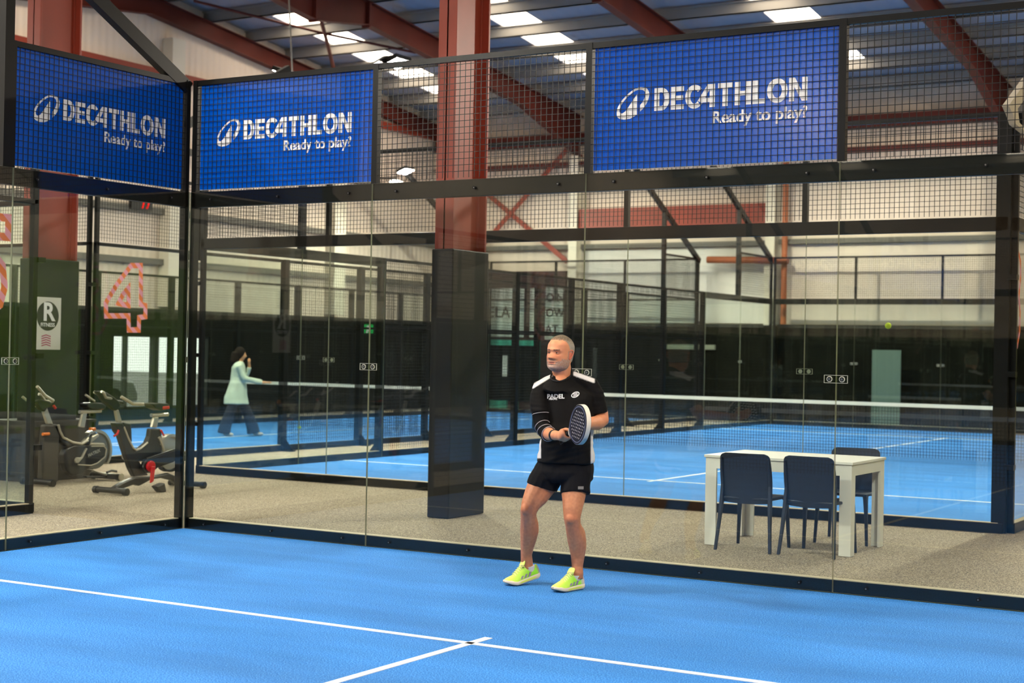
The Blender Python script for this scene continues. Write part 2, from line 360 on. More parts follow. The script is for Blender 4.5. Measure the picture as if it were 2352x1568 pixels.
for x in FRAMES+[XG+0.15]:
    t = thing('roof_beam', RAFT_LABEL.get(x, 'red roof beam running along the top of the cream gable wall'), 'roof beam', (x, Y_RIDGE, Z_RIDGE), group=None)
    b = MB(); gable = x < -14
    big = 0.5 if not gable else 0.4
    ys = [YW-0.05, YW-3.2, 15.8, 14.0, 12.2, 6.0, 2.8]; dp = [1.05, big, big, 0.95, big, big, 0.95]
    if gable: dp = [big]*7
    ibeam(b, [(y, Z_RIDGE-0.114*abs(y-Y_RIDGE)) for y in ys], dp, x)
    b.build('rafter', OXIDE2, t)
    b2 = MB(); ys = [2.2, -1.0, -7.2, -9, -10.8, -17, -20.4]; dp = [0.95, big, big, 0.95, big, big, 1.0]
    if gable: dp = [big]*7
    ibeam(b2, [(y, Z_RIDGE-0.114*abs(y-Y_RIDGE2)) for y in ys], dp, x); b2.build('rafter', OXIDE2, t)
    if not gable:
        for y, d in ((15.8, 0.55), (12.2, 0.55), (14.0, 0.98)):
            z = Z_RIDGE-0.114*abs(y-Y_RIDGE); MB().box(x-0.1, x+0.1, y-0.03, y+0.03, z-d, z).build('splice_plate', OXIDE2, t)
# far-wall columns, white; valley columns, red
for i, x in enumerate(FRAMES):
    c = MB(); c.box(x-0.12, x+0.12, YW-0.40, YW-0.36, WL, 6.75); c.box(x-0.01, x+0.01, YW-0.38, YW-0.05, WL, 6.75); c.box(x-0.12, x+0.12, YW-0.07, YW-0.035, WL, 6.75); c.mi = 1; c.box(x-0.12, x+0.12, YW-0.40, YW-0.035, 0, WL)
    o = c.build('wall_column', [WHITEP, DARKW])
    tag(o, ['white steel column on the far wall with red cross bracing to one side', 'white steel column on the far wall beside an orange pipe',
            'white steel column on the far wall behind the right end of the near court', 'white steel column on the far wall, right of the courts', 'white steel column in the far corner on the right'][i], 'column')
def valley_col(x0, x1, y0, y1, label, top=7.0, pad=2.6, padbox=None):
    t = thing('steel_column', label, 'column', ((x0+x1)/2, (y0+y1)/2, 0))
    c = MB(); xm = (x0+x1)/2; c.box(x0, x1, y0, y0+0.03, 0, top); c.box(x0, x1, y1-0.03, y1, 0, top); c.box(xm-0.012, xm+0.012, y0, y1, 0, top)
    # fillets where the web meets the flanges and a welded stiffener
    c.box(xm-0.03, xm+0.03, y0+0.03, y0+0.045, 0, top); c.box(xm-0.03, xm+0.03, y1-0.045, y1-0.03, 0, top)
    c.build('steel_section', OXIDE, t, bevel=0.004)
    if pad:
        a0, a1, b0, b1 = padbox or (x0-0.02, x1+0.02, y0-0.02, y1+0.02)
        MB().box(a0, a1, b0, b1, 0, pad).build('impact_padding', mat('black vinyl padding', (26, 25, 26), 0.35), t, bevel=0.012)
    return t
valley_col(1.17, 1.38, 2.2, 2.82, 'thick red steel column standing in the walkway behind the court, black padding below', 7.0, 2.62)
valley_col(-4.72, -4.50, 2.3, 2.95, 'red steel column at the left behind the exercise bikes, with a poster on it', 7.0, 2.62)
# gable wall members
def gbox(name, m, label, cat, y0, y1, z0, z1, d=0.12, **k): o = MB().box(XG+0.01, XG+d, y0, y1, z0, z1).build(name, m); tag(o, label, cat); return o
gbox('wall_column', WHITEP, 'white steel post on the gable wall left of the corner banner joint', 'column', 14.6, 15.0, 2.45, 8.3, 0.3)
gbox('wall_column', WHITEP, 'pale steel post on the gable wall seen through the glass beyond the net', 'column', 20.5, 20.95, 2.45, 8.0, 0.3)
gbox('wall_rail', OXIDE, 'red horizontal rail high on the gable wall above the corner banner', 'rail', 3.0, 14.5, 7.42, 7.60)
gbox('wall_rail', OXIDE, 'red horizontal rail on the gable wall seen left of the red column', 'rail', 15.1, YW, 7.42, 7.60, 0.14)
DG = mat('grey wall girt', (96, 92, 84), 0.6)
for k, z in enumerate((5.85, 4.45, 3.35)): gbox('wall_girt', DG, 'grey horizontal girt on the gable wall, %s' % ('highest of three', 'middle of three', 'lowest of three')[k], 'girt', 2, YW, z, z+0.13, 0.16)
# far wall members
def fbox(name, m, label, cat, x0, x1, z0, z1, d=0.15, y=None): o = MB().box(x0, x1, YW-d, YW-0.01, z0, z1).build(name, m); tag(o, label, cat); return o
fbox('lintel_beam', OXIDE, 'deep red lintel beam between two white columns on the far wall', 'beam', -9.57, -4.39, 4.86, 5.36, 0.3)
for k, z in enumerate((5.82, 4.33)):
    fbox('wall_girt', DG, 'grey horizontal girt on the far wall %s the red lintel' % ('above', 'below')[k], 'girt', -9.55, -4.4, z, z+0.12, 0.2)
    fbox('wall_girt', DG, 'grey horizontal girt on the far wall behind the right half of the glass, %s' % ('upper', 'lower')[k], 'girt', -4.1, 12.0, z+0.02, z+0.14, 0.2)
    fbox('wall_girt', DG, 'grey horizontal girt behind the red cross bracing, %s' % ('upper', 'lower')[k], 'girt', XG+0.2, -9.85, z, z+0.12, 0.2)
fbox('eaves_beam', OXIDE2, 'dark red eaves beam along the top of the far wall', 'beam', XG+0.2, 14.9, 7.05, 7.35, 0.3)
fbox('eaves_strut', OXIDE2, 'thin dark red strut under the eaves of the far wall', 'beam', XG+0.2, 14.9, 6.5, 6.62, 0.25)
fbox('roller_shutter', mat('pale shutter', (212, 206, 196), 0.5, noise=(1, .05)), 'pale shutter panel under the deep red lintel', 'shutter', -9.5, -4.45, 2.42, 4.3, 0.05)
for k, (a, b) in enumerate((((-13.9, 6.95), (-9.95, 4.0)), ((-10.0, 6.95), (-13.2, 3.85)))):
    o = MB().bar((a[0], YW-0.2-0.03*k, a[1]), (b[0], YW-0.2-0.03*k, b[1]), 0.02, 0.13).build('cross_brace', OXIDE); o.name = 'cross_brace'
    tag(o, 'red diagonal brace on the far wall %s to the right' % ('falling', 'rising')[k], 'brace')
ORP = mat('orange brown pipe', (160, 84, 44), 0.5)
o = MB().tube([(-3.9, YW-0.3, 2.4), (-3.9, YW-0.3, 6.9)], 0.07, 12).build('drain_pipe', ORP, smooth=True); tag(o, 'orange brown vertical pipe beside the white column on the far wall', 'pipe')
o = MB().tube([(-5.85, YW-0.45, 3.98), (-3.75, YW-0.45, 3.93)], 0.085, 12).build('duct_pipe', ORP, smooth=True); tag(o, 'short rusty horizontal pipe in front of the far wall', 'pipe')
# thin red roof bracing rods and a hanging cable
def RZ(u, v, off):
    d = ray(u, v); t = (Z_RIDGE+off-0.114*(CY-Y_RIDGE)-CZ)/(d.z+0.114*d.y); return CAMP+d*t
o = MB().tube([RZ(445, 2, -.05), RZ(740, 76, -.05), RZ(955, 121, -.05)], .03, 8).build('brace_rod', OXIDE2, smooth=True); tag(o, 'thin dark red rod crossing below the rooflights left of the column', 'brace')
o = MB().tube([RZ(738, 48, -.08), RZ(752, 100, -.08), RZ(768, 165, -.08)], .045, 8).build('brace_rod', OXIDE2, smooth=True); tag(o, 'short red strut hanging between rooflight and gable beam', 'brace')
a = PX(664, 2, -7.0); b = PX(672, 175, -7.0)
o = MB().tube([(a.x, a.y, 9.2), a, b, b+Vector((.0, -.25, -.12))], .014, 6).build('hanging_cable', mat('grey cable', (120, 116, 110), .6), smooth=True); tag(o, 'thin grey cable hanging from the roof above the corner banner', 'cable')
# office front at the far left corner: posters, teal door frame
OB = thing('office_front', 'office front in the far corner with pale posters and a teal door frame', 'office', (-12.3, YW, 0))
fo = MB(); fo.box(-13.9, -9.9, YW-0.35, YW-0.05, 0, 3.75); fo.build('wall_panel', mat('dark maroon panel', (60, 34, 32), 0.6, noise=(1.5, .3)), OB)
PALE = mat('pale poster', (205, 210, 205), 0.5, emit=((205, 210, 205), 0.15))
for (a, b, c, d) in ((-12.75, -11.45, 2.0, 3.3), (-11.3, -11.15, 2.0, 3.3), (-10.95, -10.65, 2.0, 3.3), (-10.5, -9.95, 1.95, 3.35)):
    MB().box(a, b, YW-0.37, YW-0.352, c, d).build('poster', mat('pale poster plain', (196, 202, 196), 0.5), OB)
DKT = mat('dark lettering', (44, 44, 46), 0.6)
text('lettering', 'EVELA', plane_mat((-12.72, YW-0.376, 2.52), (1,0,0), (0,0,1)), DKT, OB, 0.42, 0.008)
for s_, z in (('OIN', 2.95), ('OW', 2.55), ('AT', 2.12)): text('lettering', s_, plane_mat((-10.47, YW-0.376, z), (1,0,0), (0,0,1)), DKT, OB, 0.3, 0.006)
TEAL = mat('teal door frame', (70, 168, 150), 0.5)
td = MB()
for x in (-12.3, -11.35, -10.7): td.box(x-0.09, x+0.09, YW-0.42, YW-0.36, 0.0, 1.9)
td.box(-12.3, -10.7, YW-0.42, YW-0.36, 1.78, 1.92); td.box(-12.3, -11.6, YW-0.42, YW-0.36, 0.0, 0.3); td.build('door_frame', TEAL, OB)
MB().box(-12.21, -10.79, YW-0.38, YW-0.355, 0.3, 1.78).build('door_glass', mat('dark glazing', (20, 24, 26), 0.1), OB)
MB().box(-11.75, -11.6, YW-0.40, YW-0.385, 0.95, 1.5).build('notice', WHITEI, OB)
# exit sign, wall clock, wall lamp on the gable
es = thing('exit_sign', 'small lit green exit sign on the dark part of the gable wall', 'sign', (XG+0.05, 22.3, 2.1))
MB().box(XG+0.03, XG+0.09, 22.05, 22.5, 1.98, 2.25).build('sign_case', emission('green exit glow', (40, 190, 90), 1.2), es)
flat('running_figure', [[(0.05,0.04),(0.13,0.04),(0.16,0.1),(0.2,0.05),(0.26,0.07),(0.2,0.16),(0.24,0.2),(0.14,0.24),(0.06,0.16),(0.12,0.13)]], plane_mat((XG+0.095, 22.1, 1.99), (0,1,0), (0,0,1)), WHITEI, es)
ck = thing('digital_clock', 'black wall clock with red glowing digits high on the gable wall', 'clock', (XG+0.1, 13.9, 4.6))
p_ = PX(308, 466, XG+0.2); q_ = PX(340, 482, XG+0.2)
MB().box(XG+0.14, XG+0.22, p_.y-0.1, q_.y+0.1, q_.z-0.02, p_.z+0.05).build('clock_case', BLACK, ck)
text('digits', '77', plane_mat((XG+0.225, p_.y+0.18, q_.z+0.02), (0,1,0), (0,0,1)), emission('red digits', (255, 30, 20), 1.6), ck, 0.28, 0.008)
wl = thing('wall_lamp', 'round white lamp glowing just above the glass beam left of the red column', 'lamp', tuple(PX(910, 417, XG+0.6)))
lp = PX(910, 418, XG+0.6)
MB().ell(lp, 0.16, 0.22, 0.06, 20, 8).build('lamp_lens', emission('lamp lens glow', (255, 250, 235), 5.0), wl, smooth=True)
MB().tube([(XG, lp.y, lp.z+0.12), (lp.x, lp.y, lp.z+0.1), (lp.x, lp.y, lp.z+0.04)], 0.025, 8).build('lamp_arm', BLACK, wl)
fp = MB(); a = PY(2004, 803, YW-.5); b = PY(2070, 803, YW-.5); fp.box(a.x, b.x, YW-.52, YW-.50, 0, a.z)  # flat panel added to stand in for a reflection in the glass
o = fp.build('reflection_panel', mat('grey green reflection tone', (96, 112, 106), .3)); tag(o, 'tall grey green panel added for a glass reflection, before the dark far wall', 'reflection')
for (u0, u1) in ((1532, 1642),):
    a = PY(u0, 790, YW-.1); b = PY(u1, 803, YW-.1); o = MB().box(a.x, b.x, YW-.12, YW-.05, b.z, a.z).build('notice_strip', mat('pale notice strip', (150, 152, 136), .6)); tag(o, 'pale notice strip on the dark far wall right of the player', 'notice')
# vehicles outside the glazed opening
def vehicle(name, label, x, y0, y1, zs, col, h, van):
    t = thing(name, label, 'vehicle', (x, (y0+y1)/2, -0.1)); L = y1-y0
    if van: prof = [(0, .35), (0, h*.9), (.03, h), (.74, h), (.88, h*.62), (.98, h*.55), (1, .4), (1, .35)]
    else: prof = [(0, .3), (0, .8), (.1, .88), (.25, h*.97), (.38, h), (.62, h*.98), (.78, .9), (.97, .78), (1, .5), (1, .3)]
    MB().prism([(x, y0+a*L, zs+z) for a, z in prof], (1.75, 0, 0)).build('body', mat(name+' paint', col, 0.3, coat=0.5), t, bevel=0.05)
    for a in (.18, .8):
        for sx in (-.82, .82): MB().disc((x+sx, y0+a*L, zs+.32), (1,0,0), .32, .2, 20).build('wheel', mat('tyre', (24,24,24), .8), t)
    if not van:
        MB().prism([(x, y0+a*L, zs+z) for a, z in ((.2, .88), (.28, h*.93), (.38, h*.96), (.6, h*.94), (.72, .9))], (1.78, 0, 0)).build('side_window', mat('car window', (30, 44, 44), .1), t)
    for sx in (-.9, .9): MB().box(x+sx-.02, x+sx+.02, y0+.1, y0+.35, zs+.6, zs+.75).build('tail_lamp', mat('tail lamp', (190, 40, 40), .3), t)
    return t
vehicle('parked_van', 'white van parked outside behind the car, seen through the wall opening', -24.5, 14.5, 20.5, 0, (240, 238, 230), 2.3, True)
vehicle('parked_car', 'silver car parked outside the wall opening', -19.0, 13.6, 18.0, -0.1, (150, 158, 156), 1.35, False)
struct(MB().box(-60, XG-0.3, -10, 60, -0.3, -0.1).build('ground', mat('asphalt', (110, 108, 104), .9)))
# ------------------------------------------------------------------ padel court cages
def letters(word, gap=0.12):
    """bold grotesque capitals, cap height 1; returns list of loops and the width"""
    S = 0.26; out = []; x = 0.0
    def R(a, b, c, d): return [(a, c), (b, c), (b, d), (a, d)]
    for ch in word:
        if ch == 'D':
            w = 0.78; L = [(0,0),(.36,0)]+arc(.36,.5,w-.36,.5,-90,90,16)[1:-1]+[(.36,1),(0,1)]
            H = [(S,.2),(.36,.2)]+arc(.36,.5,w-.36-S,.3,-90,90,12)[1:-1]+[(.36,.8),(S,.8)]
            lp = [L, H[::-1]]
        elif ch == 'E': w = 0.66; lp = [[(0,0),(w,0),(w,.21),(S,.21),(S,.4),(w-.04,.4),(w-.04,.6),(S,.6),(S,.79),(w,.79),(w,1),(0,1)]]
        elif ch == 'C': w = 0.86; lp = [arc(.47,.5,.47,.52,40,325,30)+arc(.47,.5,.21,.3,325,40,20)]; 
        elif ch == 'A': w = 0.80; lp = [[(.36,1),(.8,1),(.8,0),(.54,0),(.54,.2),(.26,.2),(-.12,.06),(-.18,.2)], [(.54,.42),(.54,.80),(.33,.42)][::-1]]; lp = [[(.36,1),(.72,1),(.72,0),(.46,0),(.46,.22),(.10,.22),(-.02,.14),(-.14,.30)], [(.46,.42),(.24,.42),(.46,.78)]]
        elif ch == 'T': w = 0.72; lp = [[(w/2-S/2,0),(w/2+S/2,0),(w/2+S/2,.79),(w,.79),(w,1),(0,1),(0,.79),(w/2-S/2,.79)]]
        elif ch == 'H': w = 0.80; lp = [[(0,0),(S,0),(S,.4),(w-S,.4),(w-S,0),(w,0),(w,1),(w-S,1),(w-S,.6),(S,.6),(S,1),(0,1)]]
        elif ch == 'L': w = 0.60; lp = [[(0,0),(w,0),(w,.21),(S,.21),(S,1),(0,1)]]
        elif ch == 'O': w = 0.98; lp = [arc(.49,.5,.49,.52,0,355,36), arc(.49,.5,.22,.3,0,350,30)[::-1]]
        elif ch == 'N': w = 0.86; lp = [[(0,0),(.25,0),(.25,.6),(.6,0),(w,0),(w,1),(w-.25,1),(w-.25,.4),(.27,1),(0,1)]]
        k = {'C': -.16, 'T': .04, 'L': .02, 'A': .0}.get(ch, 0)
        out += [[(x+a, b) for a, b in l] for l in lp]; x += w+gap*0.55+k
    return out, x-gap*0.55
WORD, WORDW = letters('DECATHLON')
LOGO = [(325,405),(352,382),(380,345),(402,310),(418,270),(428,225),(425,198),(415,175),(402,157),(385,147),(360,141),(330,140),(295,146),(260,160),(225,182),(190,210),(155,243),(120,280),(95,315),(75,350),(62,385),(57,420),(59,445),(65,465),(80,481),(100,490),(150,495),(210,485),(250,466),(290,440),(290,212),(230,300),(180,375),(152,408),(130,424),(113,428),(100,425),(91,415),(88,400),(90,383),(97,362),(115,327),(140,290),(170,256),(205,225),(238,199),(270,180),(302,170),(330,168),(352,171),(368,180),(376,191),(380,205),(381,222),(378,240),(371,265),(360,290),(345,312),(325,335)]
LOGO = [((x-57)*.00073, (495-y-.072*(x-57)+.0)*.00069) for x, y in LOGO]
def banner(label, cx, mirror_axis, p0, ex, w, h, n, group):
    """p0 lower left corner on the court-side face"""
    t = thing('banner_board', label, 'banner', tuple(Vector(p0)+Vector(ex)*w/2), group)
    ex = Vector(ex); ez = Vector((0,0,1)); n = Vector(n); M = plane_mat(Vector(p0), ex, ez)
    d = 0.006; P = Vector(p0)
    MB().prism([P, P+ex*w, P+ex*w+ez*h, P+ez*h], n*d).build('board', BLUEP, t)
    e_ = .005; Q = P+n*.004; MB().prism([Q-ex*e_-ez*e_, Q+ex*(w+e_)-ez*e_, Q+ex*(w+e_)+ez*(h+e_), Q-ex*e_+ez*(h+e_)], n*.004).build('backing_sheet', WHITEI, t)
    off = -n*0.005 if True else n
    kx = 1.20/WORDW*w/1.93; k = 0.170
    def place(loops, ox, oy, sc, sy=None): return [[(ox+a*sc, oy+b*(sy or sc)) for a, b in l] for l in loops]
    Mo = M.copy(); Mo.translation = P+off
    tx = w*0.885-1.20*w/1.93
    flat('wordmark', place(WORD, tx, h*0.455, kx, k), Mo, WHITEI, t)
    flat('logo_mark', [[(tx-.315*w/1.93+a, h*0.455-.045+b) for a, b in LOGO]], Mo, WHITEI, t)
    text('tagline', 'Ready to play?', plane_mat(P+off+ex*(w*0.887)+ez*h*0.325, ex, ez), WHITEI, t, 0.126, 0.0028, 0.002, 'RIGHT')
    return t
def wires(mb, P, t, s0, s1, z0, z1, off, n, pitch=0.05, r=0.0022):
    t = Vector((t[0], t[1], 0)); n = Vector((n[0], n[1], 0)); P = Vector((P[0], P[1], 0))
    k = int(round((s1-s0)/pitch)); 
    for i in range(1, k):
        c = P+t*(s0+(s1-s0)*i/k)+n*off
        a, b = t*r, n*r; lo, hi = Vector((0,0,z0)), Vector((0,0,z1))
        mb.add([c-a-b+lo, c+a-b+lo, c+a+b+lo, c-a+b+lo, c-a-b+hi, c+a-b+hi, c+a+b+hi, c-a+b+hi], [(0,1,5,4),(1,2,6,5),(2,3,7,6),(3,0,4,7)])
    k = int(round((z1-z0)/pitch))
    for i in range(1, k):
        z = z0+(z1-z0)*i/k; c0 = P+t*s0+n*(off-2*r)+Vector((0,0,z)); c1 = P+t*s1+n*(off-2*r)+Vector((0,0,z)); b = n*r; u = Vector((0,0,r))
        mb.add([c0-b-u, c0+b-u, c0+b+u, c0-b+u, c1-b-u, c1+b-u, c1+b+u, c1-b+u], [(0,1,5,4),(1,2,6,5),(2,3,7,6),(3,0,4,7)])
def lbox(mb, P, t, n, s0, s1, d0, d1, z0, z1):
    xs = sorted((P[0]+t[0]*s0+n[0]*d0, P[0]+t[0]*s1+n[0]*d1)); ys = sorted((P[1]+t[1]*s0+n[1]*d0, P[1]+t[1]*s1+n[1]*d1))
    mb.box(xs[0], xs[1], ys[0], ys[1], z0, z1)
PANE_N = [0]
def pane(P, t, n, s0, s1, z1, root, clips):
    g = MB(); g.mi = 0
    a = Vector((P[0], P[1], 0)); T_ = Vector((t[0], t[1], 0)); N_ = Vector((n[0], n[1], 0)); th = 0.012
    q = [a+T_*(s0+.003), a+T_*(s1-.003), a+T_*(s1-.003)+N_*th, a+T_*(s0+.003)+N_*th]; lo, hi = Vector((0,0,.004)), Vector((0,0,z1))
    vs = [p+lo for p in q]+[p+hi for p in q]
    flip = (T_.cross(N_)).z < 0
    fs = [(0,1,5,4),(2,3,7,6)]; es = [(1,2,6,5),(3,0,4,7),(3,2,1,0),(4,5,6,7)]
    if flip: fs = [f[::-1] for f in fs]; es = [f[::-1] for f in es]
    g.add(vs, fs); g.mi = 1; g.add(vs, es)
    o = g.build('glass_pane', [GLASS, EDGE], root); o['label'] = 'clear glass pane'
    return o
def clip_plate(P, t, n, s, z, root):
    """steel plate with two countersunk screws joining two panes"""
    m = MB(); lbox(m, P, t, n, s-.085, s+.085, -.006, -.0005, z-.028, z+.028); o = m.build('glass_clip', GLASS, root)
    m = MB()
    for q in ((s-.085, s+.085, z-.028, z-.0255), (s-.085, s+.085, z+.0255, z+.028), (s-.085, s-.0825, z-.028, z+.028), (s+.0825, s+.085, z-.028, z+.028)): lbox(m, P, t, n, q[0], q[1], -.0065, -.0004, q[2], q[3])
    m.build('clip_edge', mat('bright clip edge', (200, 198, 180), 0.3), o)
    for k in (-.045, .045):
        c = Vector((P[0]+t[0]*(s+k)-n[0]*.008, P[1]+t[1]*(s+k)-n[1]*.008, z))
        b = MB(); b.disc(c+Vector((n[0], n[1], 0))*.002, (n[0], n[1], 0), .021, .004, 18); b.build('washer', mat('pale washer', (190, 186, 170), .4), o); b = MB(); b.disc(c, (n[0], n[1], 0), .015, .006, 16); b.build('screw', BLACK, o); b = MB(); b.disc(c-Vector((n[0], n[1], 0))*.004, (n[0], n[1], 0), .008, .004, 12); b.build('screw', STEELB, o)
def cage(label, x0, x1, y0, y1, detail_end, side_spans, bolts=False, ends=(True, True)):
    root = thing('court_enclosure', label, 'court enclosure', ((x0+x1)/2, (y0+y1)/2, 0))
    W = x1-x0
    walls = [((x0, y1), (1, 0), (0, 1), W, 'end'), ((x0, y0), (1, 0), (0, -1), W, 'end')]
    L = y1-y0
    walls += [((x0, y1), (0, -1), (-1, 0), L, 'side'), ((x1, y1), (0, -1), (1, 0), L, 'side')]
    for (P, t, n, ln, kind) in walls:
        glass_spans = [(0, ln)] if kind == 'end' else [(0, 4), (ln-4, ln)]
        kb = MB(); lbox(kb, P, t, n, 0, ln, .014, .09, -.003, .09 if kind == 'end' else .09); kb.build('kerb_beam', BLACK, root, bevel=.004)
        if kind == 'end' or True:
            le = MB()
            for a, b in glass_spans: lbox(le, P, t, n, a+.05, b-.05, .016, .085, .0905, .096)
            le.build('kerb_ledge', mat('pale kerb ledge', (205, 190, 160), .6), root)
        bm = MB()
        for a, b in glass_spans: lbox(bm, P, t, n, a, b, .014, .075, 2.955 if x0 == -12 else 2.865, 3.0)
        bm.build('top_beam', BLACK, root, bevel=.004)
        for a, b in glass_spans:
            k = int(round((b-a)/2)); st = (b-a)/k
            for i in range(k):
                pane(P, t, n, a+st*i, a+st*(i+1), 3.0, root, None)
                if i: clip_plate(P, t, n, a+st*i, 1.485, root)
        # mesh with frame
        spans = []
        if kind == 'end':
            k = int(round(ln/2)); spans = [(ln/k*i, ln/k*(i+1), 3.0, 4.0) for i in range(k)]
        else:
            spans = [(0, 2, 3.0, 4.0), (ln-2, ln, 3.0, 4.0)]+[(4+2*i, 6+2*i, .09, 3.0) for i in range(int((ln-8)/2+.01))]
        for (a, b, za, zb) in spans:
            if not side_spans and za < 1: continue
            m = MB(); wires(m, P, t, a+.02, b-.02, za+.02, zb-.02, .035, n, .05, .0022 if x0 == 0 else .0024); m.build('wire_mesh', WIRE, root)
            rl = MB(); lbox(rl, P, t, n, a, b, .025, .065, zb-.045, zb); 
            if za < 1: lbox(rl, P, t, n, a, b, .025, .065, 1.95, 1.99)
            rl.build('top_rail', BLACK, root)
        posts = sorted({a for a, b, za, zb in spans if za > 1} | {b for a, b, za, zb in spans if za > 1})
        for s in posts:
            if s < .05 or s > ln-.05: continue
            m = MB(); lbox(m, P, t, n, s-.027, s+.027, .02, .075, 3.0, 4.0); m.build('mesh_post', BLACK, root)
        if kind == 'side':
            for s in [4+2*i for i in range(int((ln-8)/2+.01)+1)]:
                m = MB(); lbox(m, P, t, n, s-.05, s+.05, .02, .12, 0, 3.0); lbox(m, P, t, n, s-.06, s+.06, .02, .3, 0, .012)
                m.prism([(P[0]+t[0]*s+n[0]*d, P[1]+t[1]*s+n[1]*d, z) for d, z in ((.12, .01), (.3, .01), (.12, .22))], (t[0]*.01, t[1]*.01, 0))
                m.build('side_post', BLACK, root)
        # bolts through the glass into kerb and beam
        if bolts and (kind == 'end' and n[1] > 0 or kind == 'side' and n[0] < 0):
            me = MB(); me.disc((0,0,0), (0,1,0) if kind == 'end' else (1,0,0), .0135, .008, 14); me.mi = 1; me.disc((0,-.004,0) if kind == 'end' else (.004,0,0), (0,1,0) if kind == 'end' else (1,0,0), .006, .004, 10)
            md = me.mesh('bolt', [BLACK, STEELB])
            sp = [(i*2+q) for i in range(int(ln/2)) for q in (.24, 1.0, 1.76)] if kind == 'end' else [.24, 1.0, 1.76, 2.3, 3.0]
            for s in sp:
                for z in (.052, 2.93):
                    b = bpy.data.objects.new('bolt', md); COL.objects.link(b); b.location = (P[0]+t[0]*s-n[0]*.004, P[1]+t[1]*s-n[1]*.004, z); b.parent = root; b.matrix_parent_inverse = world_of(root).inverted()
    # corner posts, masts and raking lamp arms
    for (cx, sx) in ((x0, -1), (x1, 1)):
        for (cyy, sy) in ((y1, 1), (y0, -1)):
            m = MB()
            a, b = sorted((cx, cx+sx*-.05)); c, d = sorted((cyy+sy*.014, cyy+sy*.10)); c, d = sorted((cyy+sy*.014, cyy+sy*.075)); pw_ = .115 if (x0 == -4 and sx > 0) else .045; m.box(min(cx-sx*pw_, cx+sx*(.02 if pw_ > .1 else 0)), max(cx-sx*pw_, cx+sx*(.02 if pw_ > .1 else 0)), c, d, 0, 4.0)
            a, b = sorted((cx+sx*.014, cx+sx*.075)); c, d = sorted((cyy, cyy-sy*.045)); m.box(a, b, c, d, 0, 4.0)
            m.build('corner_post', BLACK, root)
            m = MB(); 
            for z in (.6, 1.48, 2.4): m.box(min(cx, cx+sx*.09), max(cx, cx+sx*.09), min(cyy, cyy+sy*.09), max(cyy, cyy+sy*.09), z, z+.05)
            m.build('corner_bracket', BLACK, root)
            X = cx+sx*.06
            MB().bar((X, cyy, 3.93), (X, cyy-sy*4.0, 6.0), .08, .12).build('lamp_arm', BLACK, root)
            MB().bar((X, cyy-sy*2.05, 2.87), (X, cyy-sy*2.05, 5.0), .09, .09).build('mast', BLACK, root)
            # LED floodlight head at the end of the arm, aimed into the court
            h = thing('floodlight', 'x', 'floodlight', (X, cyy-sy*4.0, 6.0))
            c0 = Vector((X-sx*.12, cyy-sy*4.1, 5.98)); tilt = Matrix.Rotation(sx*radians(20), 3, 'Y')
            pts = [c0+tilt@Vector(p) for p in ((-.14,-.2,0), (.14,-.2,0), (.14,.2,0), (-.14,.2,0))]
            nrm = tilt@Vector((0,0,1))
            MB().prism(pts, nrm*.07).build('lamp_housing', BLACK, h)
            k = MB(); k.prism([c0+(p-c0)*.9-nrm*.038 for p in pts], nrm*.006); k.build('lamp_lens', LEDM2 if x0 == -4 else LEDM, h)
            MB().tube([(X, cyy-sy*3.95, 6.02), (X-sx*.06, cyy-sy*4.05, 6.06), tuple(c0+nrm*.03)], .015, 8).build('bracket', BLACK, h)
            FLOODS.append((h, c0, nrm, x0, cx, cyy, sy))
    return root
FLOODS = []
LEDM = emission('led lens glow', (255, 248, 232), LED_W)
LEDM2 = emission('bright led lens glow', (255, 244, 224), LED_W2)
CG = 'padel court cages of glass and black mesh'
cage('glass and black mesh enclosure around the near court the player stands on', 0, 10, -20, 0, True, True, bolts=True)
cage('glass and black mesh enclosure of the second court beyond the carpet walkway', -4, 6.1, 4.65, 24.65, True, True)
cage('narrow glass and mesh court enclosure marked 4 on its side, behind the bikes', -12, -6, 4.65, 24.65, True, True)
cage('court enclosure marked 5 at the far left edge beside the exercise bikes', -12, -2, -20, 0, False, False)
near = {0: 'near court', -4: 'second court', -12: 'left court'}
for h, c0, nrm, x0, cx, cyy, sy in FLOODS:
    court = 'near court' if (x0 == 0) else ('second court beyond the walkway' if x0 == -4 else ('court behind the bikes' if cyy > 3 else 'court at the left edge'))
    h['label'] = 'LED floodlight at the %s %s corner of the %s' % ('left' if cx == x0 else 'right', 'far' if sy > 0 else 'close', court)
# light on the dark raking arm, put into an added pale shape at the right edge
sl = MB().prism([PX(u, v, 6.30) for u, v in ((2309, 243), (2356, 178), (2356, 215), (2330, 250), (2334, 282), (2352, 300), (2352, 306), (2326, 286), (2318, 262))], (.06, 0, 0)).build('lit_arm_shape', mat('pale lit arm', (206, 196, 176), .5))
tag(sl, 'pale added shape for the lit raking arm of the second court, far right', 'bracket')
